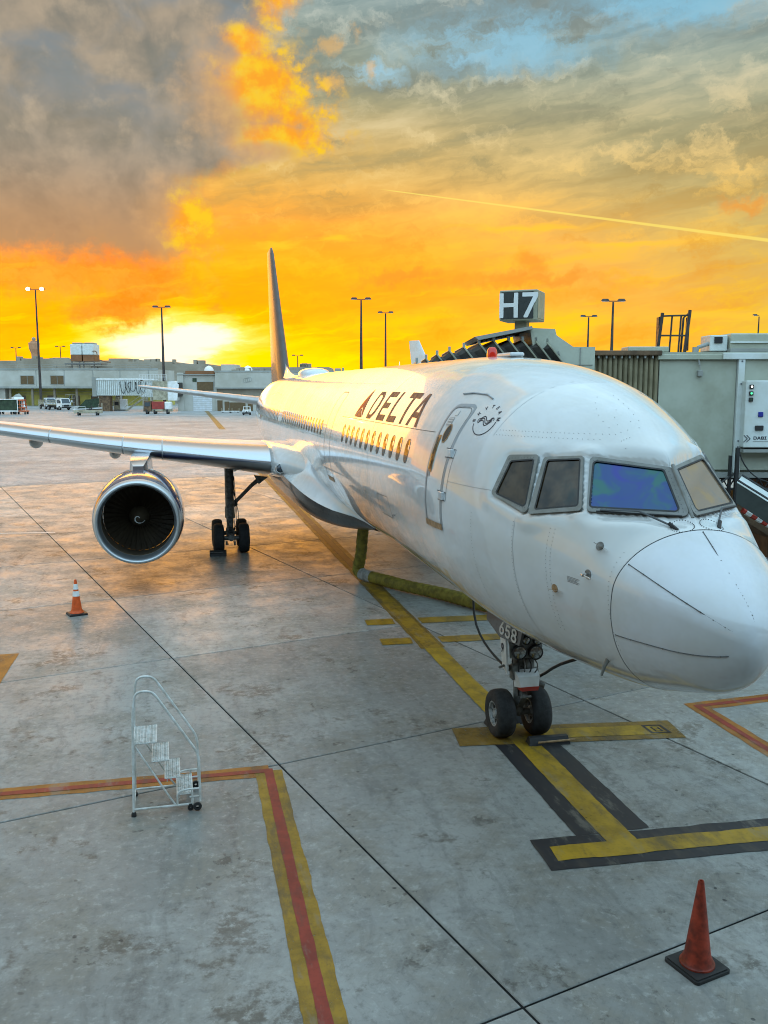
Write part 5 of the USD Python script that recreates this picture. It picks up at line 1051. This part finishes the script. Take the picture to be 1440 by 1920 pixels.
def dome(l, lab):
    t = fb('skylight_dome', lab, 'skylight', l, 226); obj('shell', lathe([(1.25, 9.0), (1.25, 9.6), (1.15, 10.2), (.85, 10.7), (.4, 11.0), (0, 11.1)], 'z', 20), M['conewhite'], t, True); obj('curb', lathe([(1.4, 9.0), (1.4, 9.4), (1.25, 9.45)], 'z', 20), M['trim'], t)
dome(-43.6, 'white skylight dome above the brown roof band'); dome(-33.9, 'white skylight dome on the plain grey block near the tail')

fj = fb('jet_bridge', 'white jet bridge with looping cables standing at the far terminal', 'jet bridge', -60, 219)
obj('tunnel', bx(-9.6, 0, 3.8, 1.0, 3, 7.9, .05), M['bridgewhite'], fj)
for k in range(22): obj('siding_rib', bx(-9.3 + .47 * k, -.06, 4.0, -9.18 + .47 * k, .0, 7.4), M['trim'], fj)
obj('roof_edge', bx(-9.8, -.15, 7.55, 4.5, 3.2, 7.8), M['vehwhite'], fj); obj('end_frame', bx(-10.6, -.2, 3.6, -9.6, 3.2, 8.2), M['trim'], fj)
obj('inner_tunnel', bx(1.0, .3, 3.4, 4.0, 2.7, 7.3), M['bridgewhite'], fj); obj('shutter_section', bx(4.0, -.1, 2.7, 7.6, 3.1, 7.2), M['tanmetal'], fj); obj('cab', hull([(7.6, 0, 2.6), (7.6, 3, 2.6), (9.8, 0, 2.6), (9.8, 3, 2.6), (7.6, 0, 7.1), (7.6, 3, 7.1), (9.4, 0, 7.3), (9.4, 3, 7.3), (10.4, 0, 6.4), (10.4, 3, 6.4)]), M['vehwhite'], fj); obj('cab_bellows', bx(9.9, .1, 3.6, 10.7, 2.9, 6.9, .1), M['bellows'], fj)
obj('roof_railing', cat(*[bx(1, -.1, z, 7.5, -.03, z + .06) for z in (8.2, 8.8)], *[bx(x, -.1, 7.4, x + .06, -.03, 8.85) for x in np.arange(1, 7.6, .65)]), M['vehwhite'], fj)
for k in range(5): obj('hanging_cable', tube(smoothpath([(-3.6 + 1.2 * k, -.3, 7.0), (-3.4 + 1.2 * k, -.3, 4.9 + .2 * (k % 2)), (-3.0 + 1.2 * k, -.3, 4.2 + .3 * (k % 3)), (-2.6 + 1.2 * k, -.3, 5.2), (-2.4 + 1.2 * k, -.3, 7.0)], 16), .07, 5), M['black'], fj)
obj('lattice', cat(*[tube([(1.0 + .6 * k, .1, 3.4), (1.6 + .6 * k, .1, 7.2)], .05, 4) for k in range(5)], *[tube([(1.6 + .6 * k, .1, 3.4), (1.0 + .6 * k, .1, 7.2)], .05, 4) for k in range(5)]), M['vehwhite'], fj)
obj('column', bx(-9.2, .4, 0, -6.6, 2.6, 3.8), M['brown'], fj); obj('lift_leg', cat(bx(2.0, .3, 0, 2.6, .9, 3.6), bx(3.2, .3, 0, 3.8, .9, 3.6), bx(1.6, 0, .3, 4.2, 2.6, .9)), M['tanmetal'], fj)
obj('service_stairs', cat(hull([(2.2, -.6, 3.6), (2.2, -.1, 3.6), (-2.8, -.6, .1), (-2.8, -.1, .1), (2.2, -.6, 3.2), (-2.2, -.6, .1), (2.2, -.1, 3.2), (-2.2, -.1, .1)]), tube([(2.2, -.6, 4.5), (-2.8, -.6, 1.0)], .06, 4)), M['tanmetal'], fj)
for k in range(12): obj('stair_tread', bx(-2.6 + .4 * k, -.75, .30 + .28 * k, -2.2 + .4 * k, -.1, .36 + .28 * k), M['trim'], fj)

# light masts
def mast(label, l, d, h, heads=(-1, 1), lit=False, base=True, w_=1.5, hs=1.0, pr=1.0):
    t = fb('light_mast', label, 'light mast', l, d, group='light masts round the airfield')
    if base: obj('pedestal', lathe([(.0, 1.6), (.75, 1.6), (.8, 0)], 'z', 14), M['concretebase'], t)
    obj('pole', lathe([(.42 * pr, 0 if not base else 1.5), (.34 * pr, h * .4), (.18 * pr, h), (0, h)], 'z', 12), M['mast'], t, 40)
    obj('cross_arm', tube([(min(heads) * w_, 0, h + .15), (max(heads) * w_ if max(heads) > 0 else 0, 0, h + .15)], .10 * pr, 6), M['mast'], t)
    for s_ in heads:
        f_ = obj('floodlight', hull([(s_ * w_ + a * hs, b_ * hs, h + .15 + c_ * hs) for a, b_, c_ in [(-.75, -.5, 0), (.75, -.5, 0), (-.75, .5, 0), (.75, .5, 0), (-.5, -.3, .42), (.5, -.3, .42), (-.5, .3, .42), (.5, .3, .42)]]), M['mast'], t)
        if lit: obj('lamp', trimesh.creation.icosphere(2, .55).apply_translation((s_ * w_, -.45, h + .25)), M['lamplit'], f_)
        else: obj('lamp', bx(s_ * w_ - .6 * hs, -.42 * hs, h + .08, s_ * w_ + .6 * hs, .42 * hs, h + .145), M['lens'], f_)
mast('tall light mast with two lit lamps by the far left terminal', -100.6, 265, 33.6, lit=True, w_=2.0)
mast('light mast standing in front of the setting sun', -54.4, 224, 25.0, base=False)
mast('light mast just right of the tail fin', -5.0, 200, 24.6, base=False)
mast('light mast second to the right of the tail fin, a little shorter', .45, 260, 26.6, base=False)
mast('short light mast left of its taller neighbour, behind the boarding bridge cab', 53.7, 240, 24.0, base=False)
mast('tall light mast behind the corrugated bridge section', 42.5, 170, 21.4, base=False)
mast('single headed light mast above the bridge roof duct at the right', 49.2, 120, 14.9, heads=(-1,), base=False, w_=.55, hs=.4, pr=.42)
mast('faint distant mast left of the control tower', -182, 450, 25.0, base=False, w_=1.8); mast('faint distant mast between control tower and cooling unit', -160, 450, 25.6, base=False, w_=1.8); mast('faint distant mast right of the tail fin base', -38, 400, 19.5, base=False, w_=1.8)

# ---- vehicles and carts by the far terminal (x across, y away, z up)
def vwheels(t, xs, ys, r, w_=.28):
    for x in xs:
        for y in ys:
            k = obj('wheel', lathe([(r * .5, -w_ / 2), (r * .92, -w_ / 2), (r, -w_ * .3), (r, w_ * .3), (r * .92, w_ / 2), (r * .5, w_ / 2)], 'x', 18, (x, y, r)), M['rubber'], t, 40); obj('rim', lathe([(0, -w_ * .45), (r * .52, -w_ * .45), (r * .52, w_ * .45), (0, w_ * .45)], 'x', 12, (x, y, r)), M['hub'], k)
def fbed(label, l, d, rz, colour):
    t = thing('flatbed_truck', label, 'truck', at(l, d), -YAW + rz, scale=1.3)
    obj('cab', hull([(-1.0, -2.6, .55), (1.0, -2.6, .55), (-1.0, -.6, .55), (1.0, -.6, .55), (-1.0, -2.65, 1.25), (1.0, -2.65, 1.25), (-.9, -2.1, 2.3), (.9, -2.1, 2.3), (-.95, -.6, 2.3), (.95, -.6, 2.3)]), colour, t)
    obj('windscreen', hull([(-.86, -2.62, 1.32), (.86, -2.62, 1.32), (-.78, -2.17, 2.18), (.78, -2.17, 2.18), (-.86, -2.58, 1.32), (.86, -2.58, 1.32), (-.78, -2.13, 2.18), (.78, -2.13, 2.18)]), M['glassdark'], t)
    for s_ in (-1, 1):
        obj('side_window', bx(s_ * .985, -1.9, 1.35, s_ * 1.005, -.9, 2.05), M['glassdark'], t); obj('headlight', bx(s_ * .62, -2.69, .80, s_ * .92, -2.62, 1.0, .02), M['lens'], t); obj('mirror', bx(s_ * 1.05, -2.3, 1.4, s_ * 1.25, -2.2, 1.8, .02), M['black'], t)
    obj('grille', bx(-.55, -2.68, .75, .55, -2.62, 1.05), M['black'], t); obj('bumper', bx(-1.0, -2.75, .42, 1.0, -2.6, .68, .03), M['black'], t)
    obj('flat_bed', bx(-1.1, -.5, .95, 1.1, 3.6, 1.12, .02), M['tanmetal'], t); obj('chassis', bx(-.6, -2.4, .45, .6, 3.5, .9), M['black'], t)
    obj('stake_side', cat(*[bx(s_ * 1.08, y, 1.1, s_ * 1.14, y + .08, 1.9) for s_ in (-1, 1) for y in np.arange(-.4, 3.6, .55)], *[bx(s_ * 1.08, -.4, z, s_ * 1.14, 3.5, z + .1) for s_ in (-1, 1) for z in (1.4, 1.75)]), M['tanmetal'], t)
    vwheels(t, (-.92, .92), (-1.75, 2.4), .42); return t
fbed('white flatbed truck facing the stand, with dark windscreen', -83.4, 232, .85, M['vehwhite'])
fbed('pale blue-white truck half hidden behind the lit mast', -90.4, 243, .6, M['shutter'])
def cart(label, l, d, rz, sc=1.0):
    t = thing('baggage_cart', label, 'baggage cart', at(l, d), -YAW + rz, group='baggage carts by the far terminal', scale=sc); vwheels(t, (-1.25, 1.25), (-.6, .6), .26, .18)
    obj('deck', bx(-1.7, -.8, .42, 1.7, .8, .62, .03), M['vehwhite'], t); obj('tow_bar', tube([(1.7, 0, .45), (2.6, 0, .35)], .05, 6), M['steel'], t); return t
c = cart('covered baggage cart with dark curtain at the left edge', -80.6, 194, 0, 1.35)
obj('curtain', bx(-1.62, -.72, .62, 1.62, .72, 2.3), M['green'], c); obj('roof', bx(-1.75, -.85, 2.3, 1.75, .85, 2.42, .03), M['vehwhite'], c); obj('post', cat(*[bx(x - .05, y - .05, .6, x + .05, y + .05, 2.3) for x in (-1.66, 1.66) for y in (-.76, .76)]), M['vehwhite'], c)
for k, l in enumerate((-38.9, -36.9)): 
    c = cart(('empty low baggage dolly left of the other dolly by the doorway', 'empty low baggage dolly next to the white tow tractor')[k], l + 3.2 - .4 * k, 205, .1, .72); obj('end_rail', cat(*[tube([(x, -.7, .6), (x, -.7, 1.5), (x, .7, 1.5), (x, .7, .6)], .04, 5) for x in (-1.6, 1.6)]), M['tanmetal'], c)
t = thing('loader_stand', 'orange metal maintenance stand near the left edge', 'maintenance stand', at(-78.4, 194), -YAW, scale=1.15); vwheels(t, (-1.3, 1.3), (-.6, .6), .28, .2)
obj('frame', cat(bx(-1.6, -.7, .5, 1.6, .7, .72), *[tube([(x, y, .6), (x * .75, y, 2.7)], .07, 5) for x in (-1.2, -.4, .4, 1.2) for y in (-.6, .6)], *[bx(-1.2, y - .05, z, 1.2, y + .05, z + .12) for y in (-.6, .6) for z in (1.2, 1.8, 2.5)]), M['vehorange'], t); obj('platform', bx(-1.0, -.65, 2.6, 1.0, .65, 2.75), M['vehorange'], t)
t = thing('belt_loader', 'low tan belt loader parked alone on the far apron', 'belt loader', at(-61.0, 186), -YAW + .12, scale=1.15); vwheels(t, (-1.6, 1.6), (-.75, .75), .33, .24)
obj('chassis', bx(-2.4, -.85, .42, 2.4, .85, .95, .06), M['tanmetal'], t); obj('conveyor', hull([(-2.6, -.4, 1.0), (2.4, -.4, 1.25), (-2.6, .4, 1.0), (2.4, .4, 1.25), (-2.6, -.4, 1.15), (2.4, -.4, 1.42), (-2.6, .4, 1.15), (2.4, .4, 1.42)]), M['shutter'], t); obj('driver_seat', cat(bx(.2, -.8, .95, .8, -.45, 1.3, .04), bx(.7, -.8, 1.2, .82, -.45, 1.75, .04)), M['black'], t)
obj('hand_rail', tube([(-2.2, -.75, .95), (-2.2, -.75, 1.6), (-.3, -.75, 1.6), (-.3, -.75, .95)], .035, 5), M['vehwhite'], t); obj('steering_column', tube([(0, -.6, .95), (-.15, -.6, 1.55)], .04, 5), M['black'], t); obj('end_post', bx(2.25, .5, .9, 2.4, .65, 2.2), M['tanmetal'], t)
t = thing('cargo_tractor', 'red and white cargo tractor with dark cab under the far jet bridge', 'tractor', at(-49.3, 197), -YAW + .05, scale=1.05); vwheels(t, (-2.2, -.6, 2.0), (-.8, .8), .48, .32)
obj('cab', hull([(-2.9, -.9, .6), (-1.2, -.9, .6), (-2.9, .9, .6), (-1.2, .9, .6), (-2.7, -.85, 2.7), (-1.3, -.85, 2.7), (-2.7, .85, 2.7), (-1.3, .85, 2.7)]), M['brown'], t); obj('cab_window', bx(-2.6, -.92, 1.6, -1.5, -.87, 2.4), M['glassdark'], t); obj('red_body', bx(-1.1, -.95, 1.0, 1.4, .95, 2.55, .05), M['vehred'], t); obj('white_tank', bx(1.45, -.95, .9, 2.8, .95, 2.5, .18), M['vehwhite'], t); obj('chassis', bx(-2.9, -.7, .5, 2.9, .7, .95), M['tanmetal'], t); obj('side_step', bx(-1.0, -1.05, .6, 1.2, -.9, .95), M['tanmetal'], t)
t = thing('tow_tractor', 'small white tow tractor just left of the airliner tail', 'tow tractor', at(-28.9, 190), -YAW + .1); vwheels(t, (-.68, .68), (-.9, .8), .34, .26)
obj('body', hull([(-.85, -1.5, .4), (.85, -1.5, .4), (-.85, 1.4, .4), (.85, 1.4, .4), (-.8, -1.45, 1.05), (.8, -1.45, 1.05), (-.82, 1.3, 1.1), (.82, 1.3, 1.1)]), M['vehwhite'], t); obj('canopy', cat(bx(-.75, -.5, 1.65, .75, 1.0, 1.72), *[bx(x - .04, y - .04, 1.0, x + .04, y + .04, 1.68) for x in (-.7, .7) for y in (-.45, .95)]), M['vehwhite'], t); obj('bumper', bx(-.9, -1.6, .25, .9, -1.45, .6, .04), M['black'], t)
for s_ in (-1, 1): obj('headlight', lathe([(.12, -1.50), (.10, -1.52), (0, -1.53)], 'y', 10, (s_ * .5, 0, .82)), M['black'], t)
obj('spare_hitch', lathe([(.2, -1.47), (.18, -1.56), (0, -1.57)], 'y', 12, (0, 0, .62)), M['black'], t)
t = thing('service_van', 'white box van behind the orange stand, heaped with grey gear', 'van', at(-95.6, 236), -YAW + .5, scale=1.3); vwheels(t, (-.9, .9), (-1.5, 1.4), .36)
obj('body', hull([(-1, -2.3, .5), (1, -2.3, .5), (-1, 2.3, .5), (1, 2.3, .5), (-.95, -2.0, 1.4), (.95, -2.0, 1.4), (-.9, -1.2, 2.5), (.9, -1.2, 2.5), (-.95, 2.3, 2.5), (.95, 2.3, 2.5)]), M['vehwhite'], t); obj('windscreen', bx(-.8, -1.98, 1.45, .8, -1.9, 2.1), M['glassdark'], t); obj('roof_load', hull([(-.8, -.8, 2.5), (.8, -.8, 2.5), (-.8, 2, 2.5), (.8, 2, 2.5), (-.5, -.4, 3.0), (.6, 1.6, 3.1), (.3, .4, 3.2)]), M['trim'], t)
t = thing('tarped_load', 'dark green tarpaulin over a sloping load behind the belt loader', 'covered load', at(-75.5, 234), -YAW)
obj('tarpaulin', hull([(-4, -1, 0), (3.6, -1, 0), (-4, 1, 0), (3.6, 1, 0), (-1.5, -1, 2.6), (3.5, -1, 3.2), (-1.2, 1, 2.6), (3.4, 1, 3.2), (-3.2, -1, .9)]), M['green'], t); obj('pallet', bx(-4.1, -1.1, 0, 3.7, 1.1, .14), M['brown'], t)
t = thing('ground_unit', 'boxy tan and white air unit beside the far bridge column', 'ground unit', at(-65.3, 224), -YAW)
obj('housing', bx(-1.6, -.8, .3, 0, .8, 2.6, .05), M['tanmetal'], t); obj('white_cabinet', bx(.02, -.9, .3, 1.5, .8, 2.9, .08), M['vehwhite'], t); obj('vent', bx(-1.3, -.84, 1.4, -.3, -.79, 2.2), M['black'], t); obj('skid', bx(-1.7, -.8, 0, 1.6, .8, .3), M['steel'], t); obj('top_box', bx(-1.2, -.5, 2.6, -.4, .4, 3.3, .03), M['tanmetal'], t)

for k, (l, d, w_, h_) in enumerate(((-103.5, 281, 3.2, 2.6), (-99.0, 281, 2.2, 3.6), (-87.5, 281, 2.8, 2.0), (-71.5, 226, 2.4, 1.6))):
    t = thing('equipment_rack', ('wide grey equipment rack under the far left canopy, behind the van', 'tall grey equipment rack under the far left canopy, left of the lit mast', 'low equipment rack under the canopy behind the white flatbed truck', 'small equipment rack beside the far bridge column')[k], 'equipment rack', at(l, d), -YAW, group='equipment racks by the far terminal')
    obj('frame', cat(*[bx(x, y, 0, x + .12, y + .12, h_) for x in (0, w_ * .5, w_) for y in (0, 1.2)]), M['steel'], t)
    for q in (.3, .62, .95): obj('shelf', bx(-.1, -.05, h_ * q, w_ + .2, 1.35, h_ * q + .12), M['tanmetal'], t)
    for q in range(3): obj('stored_box', bx(w_ * (.08 + .3 * q), .1, h_ * (.3, .62, .3)[q] + .125, w_ * (.3 + .3 * q), 1.1, h_ * (.3, .62, .3)[q] + .75, .04), M[('shutter', 'walldark', 'green')[(q + k) % 3]], t)

# another airliner far behind the boarding bridge; only its tail rises into view
def jet(label, loc, rz, s=1.0):
    t = thing('distant_airliner', label, 'airliner', loc, rz, scale=s)
    R = [np.stack([r * np.cos(np.linspace(0, 2 * np.pi, 24, endpoint=False)), np.full(24, y), z + r * np.sin(np.linspace(0, 2 * np.pi, 24, endpoint=False))], 1) for y, r, z in ((-20, .1, 3.2), (-19.3, .9, 3.3), (-17.5, 1.6, 3.6), (-14, 1.95, 3.8), (6, 1.95, 3.8), (13, 1.4, 4.3), (18, .4, 5.0))]
    obj('fuselage', loft(R, True, True), M['white'], t, 40); obj('fin', foil_loft([(5.0, 10.6, 0, 6.2, .1), (12.0, 15.6, 0, 2.5, .1)], True), M['white'], t, 40)
    for s_ in (1, -1):
        for nm, st in (('stabiliser', [(-.3, 12.6, 4.7, 4.0, .1), (-6.2, 16.2, 5.2, 1.6, .09)]), ('wing', [(-1, -5, 2.9, 7, .12), (-17, 4, 4.2, 1.6, .1)])):
            m = foil_loft(st); obj(nm, m if s_ > 0 else mirror(m), M['wing'], t, 40)
        obj('engine', lathe([(.8, -6.5), (1.05, -6.2), (1.1, -4.5), (.7, -2.2)], 'y', 18, (s_ * 5.4, 0, 1.7)), M['white'], t, 40); obj('gear_leg', cat(tube([(s_ * 3, -1, 3), (s_ * 3, -1, .5)], .15, 6), lathe([(.1, -.4), (.55, -.4), (.55, .4), (.1, .4)], 'x', 14, (s_ * 3, -1, .55))), M['steel'], t)
    obj('nose_leg', cat(tube([(0, -15, 2.6), (0, -15, .4)], .12, 6), lathe([(.1, -.3), (.4, -.3), (.4, .3), (.1, .3)], 'x', 14, (0, -15, .4))), M['steel'], t); return t
jet('distant white airliner whose tail shows left of the bridge canopy', at(8.3, 150) - 13.5 * np.array([math.sin(-.62 + YAW), math.cos(-.62 + YAW), 0]), .62 - YAW, 1.13)
jet('distant airliner whose thin tail tip shows in the gap left of the other tail', at(3.2, 235) - 16.0 * np.array([math.sin(YAW), math.cos(YAW), 0]), -YAW - .05, 1.03)
